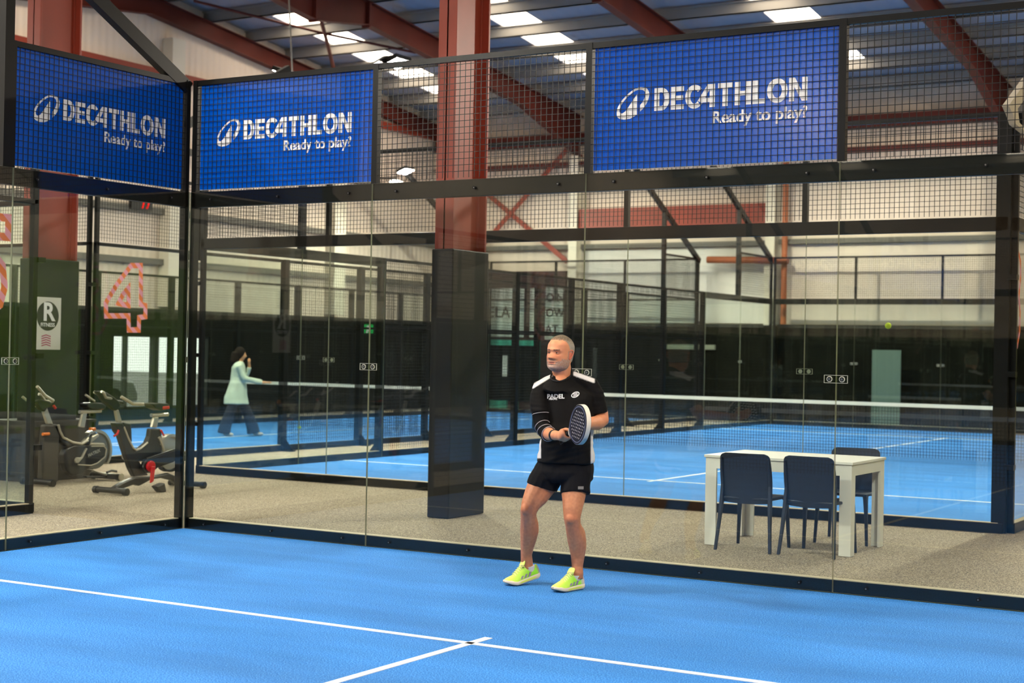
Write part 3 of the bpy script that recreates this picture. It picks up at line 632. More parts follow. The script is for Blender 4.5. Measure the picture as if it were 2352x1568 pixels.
# banners wired behind the mesh (2 m bays, 1 m tall)
banner('blue advertising banner on the side fence, left of the corner post', 0, 0, (-.050, -1.965, 3.025), (0, 1, 0), 1.90, .93, (-1, 0, 0), 'blue banners')
banner('blue advertising banner on the back fence right beside the corner post', 0, 0, (.07, .050, 3.025), (1, 0, 0), 1.89, .93, (0, 1, 0), 'blue banners')
banner('largest looking blue banner, right of the red column on the back fence', 0, 0, (4.04, .050, 3.025), (1, 0, 0), 1.92, .93, (0, 1, 0), 'blue banners')
for k, xr in enumerate((-0.85, 1.65)):
    t_ = banner(('blue banner on a stand behind the camera, nearer the middle', 'blue banner on a stand behind the camera, further right')[k], 0, 0, (xr, -20.30, 3.025), (-1, 0, 0), 1.92, .93, (0, -1, 0), 'blue banners')
    for q in (-.03, 1.92): MB().box(xr-q-.03, xr-q, -20.36, -20.31, 0, 4.0).build('stand_leg', BLACK, t_)
# nets
def net(label, x0, x1, y):
    t = thing('padel_net', label, 'net', ((x0+x1)/2, y, 0))
    m = MB(); wires(m, (x0+.06, y), (1, 0), 0, x1-x0-.12, .02, .86, 0, (0, 1), .05, .003); m.build('netting', mat('black net cord', (22, 24, 30), .8), t)
    MB().box(x0+.06, x1-.06, y-.006, y+.006, .84, .90).build('net_tape', mat('white net tape', (228, 226, 216), .7), t)
    for x in (x0+.05, x1-.05): MB().box(x-.035, x+.035, y-.035, y+.035, 0, .93).build('net_post', BLACK, t, bevel=.005)
net('net across the near court, close beside the viewer', 0, 10, -10.0)
net('white taped net across the second court beyond the walkway', -4, 6.1, 14.65)
net('white taped net across the narrow court, next to the walking woman', -12, -6, 14.65)
# court numbers on glass: striped outline numerals
def stripes():
    m = bpy.data.materials.new('pink and orange striped vinyl'); m.use_nodes = True; MATS['stripe'] = m; nt = m.node_tree; p = nt.nodes['Principled BSDF']; p.inputs['Roughness'].default_value = .5
    tc = nt.nodes.new('ShaderNodeTexCoord'); w_ = nt.nodes.new('ShaderNodeVectorMath'); w_.operation = 'DOT_PRODUCT'; w_.inputs[1].default_value = (0, 5.6, 6.2)
    nt.links.new(tc.outputs['Object'], w_.inputs[0]); fr = nt.nodes.new('ShaderNodeMath'); fr.operation = 'FRACT'; nt.links.new(w_.outputs['Value'], fr.inputs[0])
    cr = nt.nodes.new('ShaderNodeValToRGB'); cr.color_ramp.interpolation = 'CONSTANT'; e = cr.color_ramp.elements; e[0].color = (*lin((236, 112, 60)), 1); e[1].position = .5; e[1].color = (*lin((236, 150, 178)), 1)
    nt.links.new(fr.outputs[0], cr.inputs[0]); nt.links.new(cr.outputs[0], p.inputs['Base Color']); return m
STR = stripes()
def stroke(pts, w, closed=True):
    """mitred band along 2D points -> list of quads as loops"""
    n = len(pts); L, R = [], []
    for i in range(n):
        p = Vector(pts[i]); a = Vector(pts[i-1]) if (closed or i) else None; b = Vector(pts[(i+1) % n]) if (closed or i < n-1) else None
        d1 = (p-a).normalized() if a is not None else (b-p).normalized(); d2 = (b-p).normalized() if b is not None else d1
        n1 = Vector((-d1.y, d1.x)); n2 = Vector((-d2.y, d2.x)); m = (n1+n2).normalized(); k = w/2/max(.45, m.dot(n1))
        L.append(p+m*k); R.append(p-m*k)
    return L, R
def numeral(name, strokes, M, parent=None, w=.07):
    mb = MB()
    for pts, closed in strokes:
        L, R = stroke(pts, w, closed); n = len(pts)
        for i in range(n if closed else n-1):
            j = (i+1) % n; q = [L[i], L[j], R[j], R[i]]; P4 = [M@Vector((a.x, a.y, 0)) for a in q]; nn = (M.to_3x3()@Vector((0,0,1)))
            mb.prism(P4, nn*.002)
    return mb.build(name, STR, parent)
M4 = plane_mat((-5.997+.004, 0, 0), (0,1,0), (0,0,1))
def pxl(l, x, sc, ox, oy): return [(PX(ox+a*sc, oy+b*sc, x).y, PX(ox+a*sc, oy+b*sc, x).z) for a, b in l]
s = 600/1960
o = numeral('court_number', [(pxl([(985,685),(1058,685),(1058,975),(1092,985),(1092,1068),(1045,1075),(1042,1168),(968,1168),(965,1062),(798,1062),(795,965),(880,825)], -5.99, s, 0, 400)[::-1], True), (pxl([(966,850),(966,985),(890,968),(925,900)], -5.99, s, 0, 400)[::-1], True)], M4, None, .075)
tag(o, 'large outlined numeral 4 in pink and orange stripes on the side glass', 'number')
M5 = plane_mat((-1.994, 0, 0), (0,1,0), (0,0,1))
y5 = -.30; five = [(y5,2.80),(y5-.62,2.80),(y5-.66,2.30),(y5-.50,2.22),(y5-.36,2.28),(y5-.24,2.2),(y5-.22,2.1),(y5-.32,1.98),(y5-.52,1.98),(y5-.62,2.06),(y5-.72,1.95),(y5-.55,1.84),(y5-.28,1.84),(y5-.08,1.98),(y5-.03,2.15),(y5-.06,2.35),(y5-.2,2.48),(y5-.42,2.48),(y5-.42,2.62),(y5,2.62)]
o = numeral('court_number', [(five, True)], M5, None, .075); tag(o, 'outlined numeral 5 in pink and orange stripes cut by the left picture edge', 'number')
M3 = plane_mat((6.118, 0, 0), (0,1,0), (0,0,1))
three = [(4.75,2.66),(4.93,2.69),(5.03,2.60),(5.05,2.45),(4.99,2.26),(5.05,2.12),(5.05,1.92),(4.95,1.77),(4.75,1.76)]
o = numeral('court_number', [(three, False), ([(4.78,2.50),(4.86,2.50),(4.88,2.36),(4.80,2.30)], False), ([(4.80,2.16),(4.88,2.1),(4.88,1.96),(4.78,1.92)], False)], M3, None, .04)
tag(o, 'outlined orange numeral 3 on the side glass at the right picture edge', 'number')
# poster on the padded column
po = thing('fitness_poster', 'white poster with a dark round R logo on the padded column at the left', 'poster', (-4.47, 2.6, 1.86))
a = PX(82, 681, -4.47); b = PX(138, 803, -4.47)
MB().box(-4.475, -4.468, a.y, b.y, b.z, a.z).build('sheet', mat('poster paper', (214, 212, 206), .5), po)
pw, ph = b.y-a.y, a.z-b.z; PM = plane_mat((-4.467, a.y, b.z), (0,1,0), (0,0,1)); PM2 = plane_mat((-4.4655, a.y, b.z), (0,1,0), (0,0,1))
flat('round_logo', [arc(pw*.48, ph*.64, pw*.43, ph*.28, 0, 355, 36)], PM, mat('dark logo disc', (38, 34, 30), .5), po)
text('lettering', 'R', plane_mat((-4.4655, a.y+pw*.28, b.z+ph*.56), (0,1,0), (0,0,1)), WHITEI, po, .3*ph/.62, .008)
text('lettering', 'FITNESS', plane_mat((-4.4655, a.y+pw*.2, b.z+ph*.44), (0,1,0), (0,0,1)), WHITEI, po, .062*ph/.62, .001)
MG = mat('magenta chevron', (170, 50, 100), .5)
for k in range(5):
    z = ph*(.06+.045*k); flat('chevron', [[(pw*.25, z), (pw*.43, z+ph*.03), (pw*.61, z), (pw*.61, z+ph*.02), (pw*.43, z+ph*.05), (pw*.25, z+ph*.02)]], PM, MG, po)
o = MB().box(-5.1, -4.42, 2.2, 2.24, 0, .68); o.box(-5.1, -4.42, 3.16, 3.2, 0, .68); o.box(-4.46, -4.42, 2.2, 3.2, 0, .68); o.box(-5.1, -5.06, 2.2, 3.2, 0, .68)
o.box(-5.12, -4.78, 2.18, 3.22, .68, .71); o.box(-4.45, -4.40, 2.18, 3.22, .68, .71); o.box(-4.78, -4.45, 2.18, 2.25, .68, .71); o.box(-4.78, -4.45, 3.02, 3.22, .68, .71)
o = o.build('column_plinth', mat('dark brown board', (44, 38, 33), .6)); tag(o, 'low dark boxed plinth around the foot of the poster column', 'plinth')
# balls
BALL = mat('yellow green felt', (206, 226, 50), .9, bump=(300, .3))
for (x, y, z, lab) in ((4.652, 5.588, 1.976, 'yellow tennis ball in mid air in front of the far wall'), (-9.77, 13.91, .033, 'yellow ball lying on the narrow court behind the walkway'), (-8.13, 15.97, .033, 'yellow ball lying near the black column foot')):
    o = MB().ell((x, y, z), .033, .033, .033, 20, 12).build('tennis_ball', BALL, smooth=True); tag(o, lab, 'ball')
# ------------------------------------------------------------------ table and chairs in the walkway
TW = mat('white laminate', (242, 240, 234), 0.4)
tb = thing('dining_table', 'white laminate table with chunky legs in the carpet walkway behind the glass', 'table', (4.82, 2.4, 0))
TX0, TX1, TY0, TY1, TH = 4.17, 5.49, 1.95, 2.86, .775
MB().box(TX0, TX1, TY0, TY1, TH-.022, TH).build('tabletop', TW, tb, bevel=.002)
a = MB(); q = .012
for (x0, x1, y0, y1) in ((TX0+q, TX1-q, TY0+q, TY0+q+.02), (TX0+q, TX1-q, TY1-q-.02, TY1-q), (TX0+q, TX0+q+.02, TY0+q, TY1-q), (TX1-q-.02, TX1-q, TY0+q, TY1-q)): a.box(x0, x1, y0, y1, TH-.115, TH-.0225)
a.build('apron', TW, tb)
for cx, sx in ((TX0+q, 1), (TX1-q, -1)):
    for cyy, sy in ((TY0+q, 1), (TY1-q, -1)):
        L = MB(); L.box(min(cx, cx+sx*.1), max(cx, cx+sx*.1), min(cyy-.0005*sy, cyy+sy*.022), max(cyy-.0005*sy, cyy+sy*.022), 0, TH-.023)
        L.box(min(cx-.0005*sx, cx+sx*.022), max(cx-.0005*sx, cx+sx*.022), min(cyy, cyy+sy*.1), max(cyy, cyy+sy*.1), 0, TH-.023); L.build('leg', TW, tb)
CH = mat('dark navy moulded plastic', (30, 36, 52), 0.45)
def chair(label, x, y, rz):
    t = thing('dining_chair', label, 'chair', (x, y, 0), 'dark moulded chairs at the white table', rz)
    t.rotation_euler = (0, 0, 0); t.location = (0, 0, 0)
    # backrest: gently curved shell with rounded top corners
    b = MB(); rows = []; nz = 34
    for side in (0, 1):
        for i in range(nz+1):
            z = .405+.415*i/nz; hw = .215+.012*sin(pi*i/nz); rr = .045
            if z > .82-rr: hw -= rr*(1-sqrt(max(0, 1-((z-(.82-rr))/rr)**2)))
            
            yb = -.205-.075*((z-.405)/.415)**1.3
            row = []
            for k in range(9):
                s = -1+k/4.0; row.append((s*hw, yb-.018*(1-s*s)*.9+(.0 if side else -.012)+.02, z+(.0 if i else -.012*(1-s*s))))
            rows.append(row)
    vs = [p for r in rows for p in r]; fs = []; w9 = 9; off = (nz+1)*w9
    for i in range(nz):
        for k in range(8):
            fs.append((i*w9+k, (i+1)*w9+k, (i+1)*w9+k+1, i*w9+k+1)); fs.append((off+i*w9+k, off+i*w9+k+1, off+(i+1)*w9+k+1, off+(i+1)*w9+k))
        for k in (0, 8): fs.append((i*w9+k, off+i*w9+k, off+(i+1)*w9+k, (i+1)*w9+k))
    for k in range(8): fs.append((nz*w9+k, off+nz*w9+k, off+nz*w9+k+1, nz*w9+k+1)); fs.append((k, k+1, off+k+1, off+k))
    b.add(vs, fs); b.build('backrest', CH, t, smooth=True)
    s_ = MB(); s_.loft([[(sx*w, y0, z) for sx, z in ((-1, .425), (1, .425), (1, .45), (-1, .45))] for y0, w in ((-.215, .205), (-.1, .215), (.12, .225), (.215, .215), (.23, .2))]); s_.build('seat', CH, t, bevel=.008)
    for sx in (-1, 1):
        l = MB(); l.loft([[(sx*(.205+dx)+i*a_, y0+j*b_, z) for i, j in ((-1,-1),(1,-1),(1,1),(-1,1))] for z, dx, y0, a_, b_ in ((0, .035, -.285, .012, .013), (.2, .02, -.255, .013, .016), (.4, .008, -.225, .015, .022), (.55, .004, -.212, .012, .02), (.78, -.002, -.272, .007, .012))]); l.build('leg', CH, t, bevel=.004)
        l = MB(); l.loft([[(sx*(.2+dx)+i*a_, y0+j*b_, z) for i, j in ((-1,-1),(1,-1),(1,1),(-1,1))] for z, dx, y0, a_, b_ in ((0, .03, .235, .012, .012), (.25, .018, .222, .014, .015), (.40, .008, .205, .018, .022), (.435, .0, .18, .02, .035))]); l.build('leg', CH, t, bevel=.004)
    t.rotation_euler = (0, 0, rz); t.location = (x, y, 0)
    return t
a = PZ(1655, 1257); b = PZ(1767, 1266)
chair('dark moulded chair at the white table, back turned, nearer the player', 4.63, 1.98, radians(2))
chair('dark moulded chair with its back turned, beside the front right table leg', 5.19, 2.02, radians(-2))
chair('dark moulded chair facing the glass on the far side of the white table', 5.12, 2.96, radians(184))

# ------------------------------------------------------------------ exercise bikes
GR = mat('charcoal bike casing', (24, 23, 23), .35); SIL = mat('silver bike metal', (196, 190, 174), .28, .7); RED = mat('red bike plastic', (190, 22, 30), .35); ORG = mat('orange knob', (226, 120, 36), .4); DKG = mat('black bike rubber', (14, 14, 15), .45)
def bike(label, x, ox, oy, sc, parts):
    """parts drawn as side profiles standing in the plane x"""
    t = thing('exercise_bike', label, 'exercise bike', (x, 2.4, 0), 'indoor cycling bikes in the walkway')
    def P(a, b, dx=0.0): p = PX(ox+a*sc, oy+b*sc, x); return Vector((x+dx, p.y, max(p.z, .0)))
    for nm, kind, m, data in parts:
        mb = MB()
        if kind == 'prism': pts, w, dx = data; mb.prism([P(*p) + Vector((dx, 0, 0)) for p in pts], (w, 0, 0)); o = mb.build(nm, m, t, bevel=min(.015, w*.3))
        elif kind == 'tube': pts, r = data; mb.tube([P(p[0], p[1], p[2] if len(p) > 2 else 0) for p in pts], r, 10); o = mb.build(nm, m, t, smooth=True)
        elif kind == 'disc': c, r, w, dx = data; mb.disc(P(*c)+Vector((dx, 0, 0)), (1,0,0), r, w, 32); o = mb.build(nm, m, t, bevel=.006)
        elif kind == 'arc':
            c, r, a0, a1, w, th = data; C = P(*c); pr = [[(C.x+i*w/2, C.y+(r+j)*cos(radians(a)), C.z+(r+j)*sin(radians(a))) for i, j in ((-1,0),(1,0),(1,th),(-1,th))] for a in [a0+(a1-a0)*k/20 for k in range(21)]]
            mb.loft(pr); o = mb.build(nm, m, t, smooth=True)
        elif kind == 'foot':
            yy, r, hw = data; mb.tube([(x-hw, yy, r+.012), (x+hw, yy, r+.012)], r, 12); 
            for s2 in (-1, 1): mb.disc((x+s2*(hw-.03), yy, r+.008), (1,0,0), r+.008, .05, 16)
            o = mb.build(nm, m, t, smooth=True)
    return t
s2 = 280/1568
bike('black exercise bike with a red crank, the nearer one beside the corner post', -2.73, 190, 880, s2, [
 ('front_foot', 'foot', DKG, (1.82, .032, .25)), ('rear_foot', 'foot', DKG, (3.02, .03, .27)),
 ('base_beam', 'prism', GR, ([(330,1370),(470,1280),(640,1205),(900,1190),(1080,1150),(1180,1190),(1260,1320),(1230,1335),(1120,1245),(1000,1215),(860,1235),(760,1290),(700,1320),(640,1300),(520,1345),(440,1375)], .07, 0)),
 ('frame', 'prism', GR, ([(378,505),(490,505),(560,700),(610,820),(650,860),(700,845),(800,760),(835,680),(850,580),(975,580),(985,640),(1000,800),(985,900),(700,1000),(820,1180),(640,1200),(590,1100),(530,930),(450,680),(400,610)], .075, 0)),
 ('frame_trim', 'tube', SIL, ([(500,560,.035),(560,720,.04),(615,830,.04),(655,855,.04),(710,835,.04),(800,760,.04)], .012)),
 ('bottle_holder', 'prism', GR, ([(495,500),(590,515),(600,600),(605,760),(570,740),(530,620)], .08, 0)),
 ('handlebar_post', 'prism', SIL, ([(405,350),(450,335),(495,495),(435,500)], .04, 0)),
 ('console_mount', 'prism', DKG, ([(150,100),(230,95),(300,120),(380,170),(450,230),(470,290),(420,350),(370,340),(300,270),(240,220),(200,160)], .06, 0)),
 ('handlebar', 'tube', SIL, ([(100,100,.16),(130,115,.16),(210,180,.10),(380,200,.0)], .015)), ('handlebar', 'tube', SIL, ([(250,115,-.12),(340,175,-.1),(400,210,-.02)], .016)),
 ('handlebar', 'tube', SIL, ([(390,170,.12),(510,260,.16),(640,262,.16)], .018)), ('handlebar', 'tube', GR, ([(400,165,-.1),(500,225,-.14),(630,255,-.14)], .018)),
 ('seat_post', 'prism', SIL, ([(905,430),(968,430),(945,570),(872,570)], .04, 0)), ('seat_slider', 'tube', SIL, ([(880,410),(1095,400)], .022)),
 ('saddle', 'prism', DKG, ([(795,262),(840,255),(930,250),(1030,255),(1060,280),(1055,330),(960,350),(880,320),(850,285)], .15, 0)), ('saddle_trim', 'prism', RED, ([(960,290),(1055,280),(1058,330),(960,340)], .16, 0)),
 ('flywheel', 'disc', SIL, ((1110,900), .185, .03, 0)), ('flywheel_guard', 'arc', SIL, ((1110,900), .19, 20, 150, .09, .03)), ('flywheel_guard', 'arc', DKG, ((1110,900), .19, 230, 375, .07, .02)),
 ('flywheel_strut', 'tube', SIL, ([(940,690,.05),(985,790,.05),(1000,870,.05)], .018)),
 ('chain_guard', 'prism', DKG, ([(720,1010),(760,960),(1100,850),(1160,850),(1195,900),(1180,960),(1100,1010),(900,1080),(820,1150),(740,1150),(700,1080)], .05, .06)), ('guard_trim', 'tube', GR, ([(740,965,.09),(1100,845,.09),(1160,850,.09)], .01)),
 ('crank_cover', 'disc', RED, ((790,1060), .062, .03, .10)), ('crank_arm', 'prism', RED, ([(770,1060),(820,1060),(795,1250),(755,1275)], .02, .13)), ('crank_arm', 'prism', RED, ([(700,870),(725,880),(710,940),(690,930)], .02, -.1)),
 ('pedal', 'prism', DKG, ([(735,1310),(850,1260),(875,1385),(800,1390)], .09, .2)), ('pedal', 'prism', SIL, ([(650,920),(690,890),(690,990),(665,990)], .09, -.15)),
 ('brake_lever', 'tube', RED, ([(420,600,.05),(400,650,.05),(360,675,.05)], .012)), ('adjust_knob', 'tube', RED, ([(965,600,.05),(1000,670,.05)], .012)),
])
s3 = 260/1510
bike('grey exercise bike with a big round casing and orange knobs, further left', -4.08, 30, 870, s3, [
 ('front_foot', 'foot', DKG, (2.02, .034, .26)), ('rear_foot', 'foot', DKG, (3.08, .034, .24)), ('foot_end', 'foot', SIL, (3.09, .036, .25)),
 ('front_column', 'prism', mat('brown grey bike panel', (58, 54, 49), .4), ([(395,610),(565,610),(590,700),(570,1370),(350,1370),(375,760)], .08, 0)),
 ('frame', 'prism', GR, ([(480,600),(570,605),(600,730),(650,790),(760,850),(900,860),(985,790),(1040,720),(1000,880),(700,900),(620,850),(570,740)], .08, 0)),
 ('frame_trim', 'tube', SIL, ([(565,610,.045),(590,700,.045),(630,780,.045),(760,845,.045),(880,865,.045),(960,820,.045)], .016)),
 ('casing', 'prism', GR, ([(640,1010),(680,930),(780,880),(1000,880),(1170,880),(1215,930),(1200,1040),(1090,1130),(980,1180),(880,1270),(760,1290),(680,1220),(645,1120)], .09, 0)),
 ('casing_rim', 'tube', SIL, ([(1000,895,.05),(1170,895,.05),(1205,935,.05),(1190,1030,.05),(1085,1120,.05),(1000,1150,.05),(820,1140,.05)], .008)),
 ('casing_lid', 'prism', SIL, ([(985,880),(1010,845),(1180,850),(1205,900),(1160,890)], .1, 0)),
 ('flywheel_guard', 'arc', SIL, ((1085,960), .225, -40, 120, .07, .03)), ('flywheel', 'disc', mat('grey flywheel', (120, 122, 120), .3, .6), ((1085,960), .215, .03, 0)), ('fork', 'prism', SIL, ([(900,850),(980,780),(1120,720),(1135,760),(1040,840),(950,880)], .06, 0)),
 ('handlebar_post', 'prism', SIL, ([(385,430),(440,375),(525,605),(445,605)], .04, 0)), ('console_mount', 'prism', DKG, ([(270,300),(350,270),(480,300),(500,350),(440,380),(400,440),(350,410)], .07, 0)),
 ('handlebar', 'tube', SIL, ([(205,95,.14),(330,220,.12),(470,285,.08)], .018)), ('handlebar', 'tube', SIL, ([(205,240,-.1),(300,340,-.06),(370,380,0)], .015)), ('handlebar', 'tube', SIL, ([(440,205,-.12),(475,215,-.12),(540,300,-.14),(645,305,-.14)], .017)),
 ('adjust_knob', 'tube', ORG, ([(345,733,.06),(430,728,.06)], .018)), ('adjust_knob', 'tube', ORG, ([(985,665,.05),(1050,665,.05)], .02)), ('brake_knob', 'tube', RED, ([(500,355,.05),(525,390,.05)], .016)),
 ('seat_post', 'prism', SIL, ([(915,450),(978,450),(945,650),(870,640)], .04, 0)), ('seat_slider', 'tube', SIL, ([(885,440),(1170,425)], .022)), ('saddle', 'prism', DKG, ([(930,330),(1000,310),(1140,320),(1190,350),(1180,400),(1000,400),(940,370)], .14, 0)), ('saddle_tip', 'tube', ORG, ([(1150,375,.0),(1195,375,.0)], .03)),
 ('saddle_rail', 'tube', SIL, ([(925,210,.05),(1045,295,.05)], .014)),
 ('crank_arm', 'prism', SIL, ([(755,1080),(775,1040),(840,1040),(905,915),(925,925),(860,1050),(800,1120),(765,1115)], .025, .08)),
 ('base_beam', 'prism', SIL, ([(975,1200),(1010,1200),(1240,1275),(1220,1290)], .05, .02)), ('base_beam', 'prism', DKG, ([(950,1290),(1430,1300),(1420,1355),(960,1320)], .07, 0)), ('pedal', 'tube', DKG, ([(1170,1240,.1),(1230,1215,.1),(1300,1225,.1)], .014)),
])
cg = [o for o in bpy.data.objects if o.name.startswith('exercise_bike')][-1]
g1 = PX(30+965*s3, 870+1040*s3, -4.08)
text('lettering', 'MATRIX', plane_mat((-4.08+.048, g1.y, g1.z), (0, .96, .28), (0, -.28, .96)), SIL, cg, .055, .001)
# ------------------------------------------------------------------ people
from mathutils import noise as mnoise
def attr_mat(name, rough=.5, sss=0.0, bump=None, sheen=0.0):
    m = bpy.data.materials.new(name); m.use_nodes = True; MATS[name] = m; nt = m.node_tree; p = nt.nodes['Principled BSDF']
    p.inputs['Specular IOR Level'].default_value = .45 if 'skin' in name else .15
    a = nt.nodes.new('ShaderNodeAttribute'); a.attribute_name = 'Col'; nt.links.new(a.outputs['Color'], p.inputs['Base Color'])
    p.inputs['Roughness'].default_value = rough; p.inputs['Sheen Weight'].default_value = sheen
    if sss: p.inputs['Subsurface Weight'].default_value = sss; p.inputs['Subsurface Radius'].default_value = (.01, .004, .002)
    if bump:
        tc = nt.nodes.new('ShaderNodeTexCoord'); n = nt.nodes.new('ShaderNodeTexNoise'); n.inputs['Scale'].default_value = bump[0]; n.inputs['Detail'].default_value = 3
        b = nt.nodes.new('ShaderNodeBump'); b.inputs['Strength'].default_value = bump[1]; b.inputs['Distance'].default_value = .002
        nt.links.new(tc.outputs['Object'], n.inputs['Vector']); nt.links.new(n.outputs[0], b.inputs['Height']); nt.links.new(b.outputs[0], p.inputs['Normal'])
    return m
SKIN = attr_mat('weathered skin', .52, 0.0, (160, .25)); CLOTH = attr_mat('sports cloth', .8, 0, (220, .15))
def remeshed(mb, name, vox, m, parent, smooth=4, color=None, displace=None, extra=None):
    """fuse overlapping shapes into one continuous skin"""
    me = mb.mesh('tmp', []); o = bpy.data.objects.new('tmp', me); COL.objects.link(o)
    r = o.modifiers.new('r', 'REMESH'); r.mode = 'VOXEL'; r.voxel_size = vox
    if smooth:
        s = o.modifiers.new('s', 'SMOOTH'); s.factor = .5; s.iterations = smooth
    dg = bpy.context.evaluated_depsgraph_get(); dg.update()
    out = bpy.data.meshes.new_from_object(o.evaluated_get(dg)); bpy.data.objects.remove(o); bpy.data.meshes.remove(me)
    if displace:
        ns = [v.normal.copy() for v in out.vertices]
        for v, n_ in zip(out.vertices, ns): v.co += n_*displace(v.co, n_)
    out.name = name; out.materials.clear(); out.materials.append(m)
    if color: paint(out, color)
    out.polygons.foreach_set('use_smooth', [True]*len(out.polygons))
    ob = bpy.data.objects.new(name, out); COL.objects.link(ob)
    if parent: ob.parent = parent; ob.matrix_parent_inverse = world_of(parent).inverted()
    return ob
def paint(me, fn):
    ca = me.color_attributes.new('Col', 'FLOAT_COLOR', 'POINT')
    buf = []
    for v in me.vertices: buf += [*fn(v.co), 1.0]
    ca.data.foreach_set('color', buf)
def mixc(a, b, t): t = max(0, min(1, t)); return tuple(x+(y-x)*t for x, y in zip(a, b))
D0 = 10.74
HR = Vector((cos(YAW), sin(YAW), 0)); HF = Vector((sin(YAW), -cos(YAW), 0)); HU = Vector((0, 0, 1))   # image right, towards the viewer, up
def H(u, v, f=0.0): return PD(u, v, D0-f)
def uv_of(p): d = p-CAMP; k = FPX/d.dot(AF); return 1176+k*d.dot(AR), 784-k*d.dot(AU), D0-d.dot(AF)
def T(mb, pts, n=16):
    """limb: list of (u, v, f, radius m)"""
    P = [H(*p[:3]) for p in pts]; R_ = [p[3] for p in pts]
    # round the ends with shrinking rings
    mb.tube(P, R_, n)
    return mb
SK = lin((222, 156, 114)); SKR = lin((206, 118, 82)); SKL = lin((176, 110, 76))
man = thing('person', 'man in black shirt and shorts with neon yellow shoes, holding a padel racket', 'person', tuple(PZ(1250, 1352)))
# --- body skin: neck, torso core, arms, hands, legs
B = MB()
T(B, [(1294, 905, -.02, .075), (1290, 880, -.03, .063), (1289, 862, -.025, .064), (1290, 845, -.01, .066), (1289, 828, .0, .062)])
B.ell(H(1302, 990, 0), .145, .11, .26, 20, 14); B.ell(H(1299, 1060, 0), .16, .12, .16, 20, 12)
# legs (image left leg is his right)
T(B, [(1268, 1075, -.03, .105), (1256, 1098, -.02, .103), (1242, 1118, -.00, .098), (1229, 1142, .03, .084), (1218, 1160, .05, .066), (1214, 1174, .05, .058), (1214, 1186, .03, .055), (1216, 1202, -.01, .063), (1216, 1218, -.04, .066), (1214, 1236, -.07, .058), (1211, 1256, -.10, .047), (1209, 1274, -.12, .040), (1210, 1292, -.14, .043), (1212, 1306, -.14, .04)])
B.ell(H(1288, 876, .022), .050, .050, .046)
B.ell(H(1207, 1169, .085), .034, .034, .042)                               # kneecap
B.ell(H(1223, 1214, -.07), .045, .045, .09); 
T(B, [(1322, 1080, .05, .105), (1320, 1105, .07, .100), (1318, 1130, .10, .088), (1317, 1150, .13, .077), (1315, 1172, .16, .066), (1314, 1190, .17, .058), (1316, 1204, .15, .054), (1321, 1222, .12, .062), (1325, 1240, .09, .066), (1327, 1258, .07, .060), (1327, 1280, .06, .047), (1326, 1300, .06, .039), (1326, 1316, .07, .042), (1326, 1328, .07, .04)])
B.ell(H(1311, 1190, .20), .034, .034, .042); B.ell(H(1331, 1236, .07), .045, .045, .09)
# his right arm (image left): upper arm, elbow, forearm towards the viewer, wrist
T(B, [(1242, 900, .0, .058), (1240, 930, .04, .056), (1242, 955, .07, .052), (1245, 975, .09, .049), (1252, 990, .14, .047), (1262, 997, .22, .044), (1272, 999, .29, .035), (1280, 1000, .33, .032)])
# his left arm (image right): upper arm, elbow, forearm to the racket
T(B, [(1366, 900, .0, .058), (1372, 930, .0, .056), (1380, 950, -.01, .053), (1382, 964, .01, .052), (1372, 971, .07, .050), (1358, 972, .16, .045), (1346, 974, .26, .036), (1340, 975, .33, .029)])
# --- hands
GA = H(1290, 1006, .345); GC = H(1332, 975, .585); AX = (GC-H(1300, 1000, .375)).normalized()
GRIP = H(1300, 1000, .375)
def tube3(mb, pts, rs, n=10): mb.tube(pts, rs, n); 
def hand(mb, wrist, palm, grip_pt, ax, side, rad=.017, curl=1.0):
    """fist closed round an axis: palm block, four fingers wrapping, thumb crossing"""
    back = (palm-grip_pt); back -= ax*back.dot(ax); back = back.normalized(); sd = ax.cross(back).normalized()*side
    mb.tube([wrist, wrist.lerp(palm, .5), palm], [.031, .034, .036], 12)
    R_ = Matrix((ax, sd, back)).transposed()
    mb.ell(grip_pt+back*.036, .045, .038, .020, 16, 10, R_)
    for k in range(4):
        o = grip_pt+ax*(.036-.0235*k); rr = (.0098, .0104, .0100, .0088)[k]; Rk = rad+rr*.75; pts = []
        for j in range(9):
            a = radians(62-250*j/8*curl*(.94 if k in (0, 3) else 1)); pts.append(o+back*(Rk*1.15*cos(a-radians(40))+.006*(1 if j == 0 else 0))+sd*(Rk*1.15*sin(radians(40)-a))*1.0)
        pts[0] = o+back*.032+sd*.010
        mb.tube(pts, [rr*1.15]+[rr]*6+[rr*.92, rr*.75], 8)
        mb.ell(pts[1], rr*1.2, rr*1.2, rr*1.2, 8, 6)
    th = [grip_pt-ax*.02+back*.030-sd*.030, grip_pt+ax*.018+back*.012-sd*.036, grip_pt+ax*.045-back*.008-sd*.026, grip_pt+ax*.058-back*.022-sd*.006]
    mb.tube(th, [.017, .0135, .0115, .009], 9)
hand(B, H(1280, 1000, .33), H(1291, 1001, .36), GRIP, AX, 1)
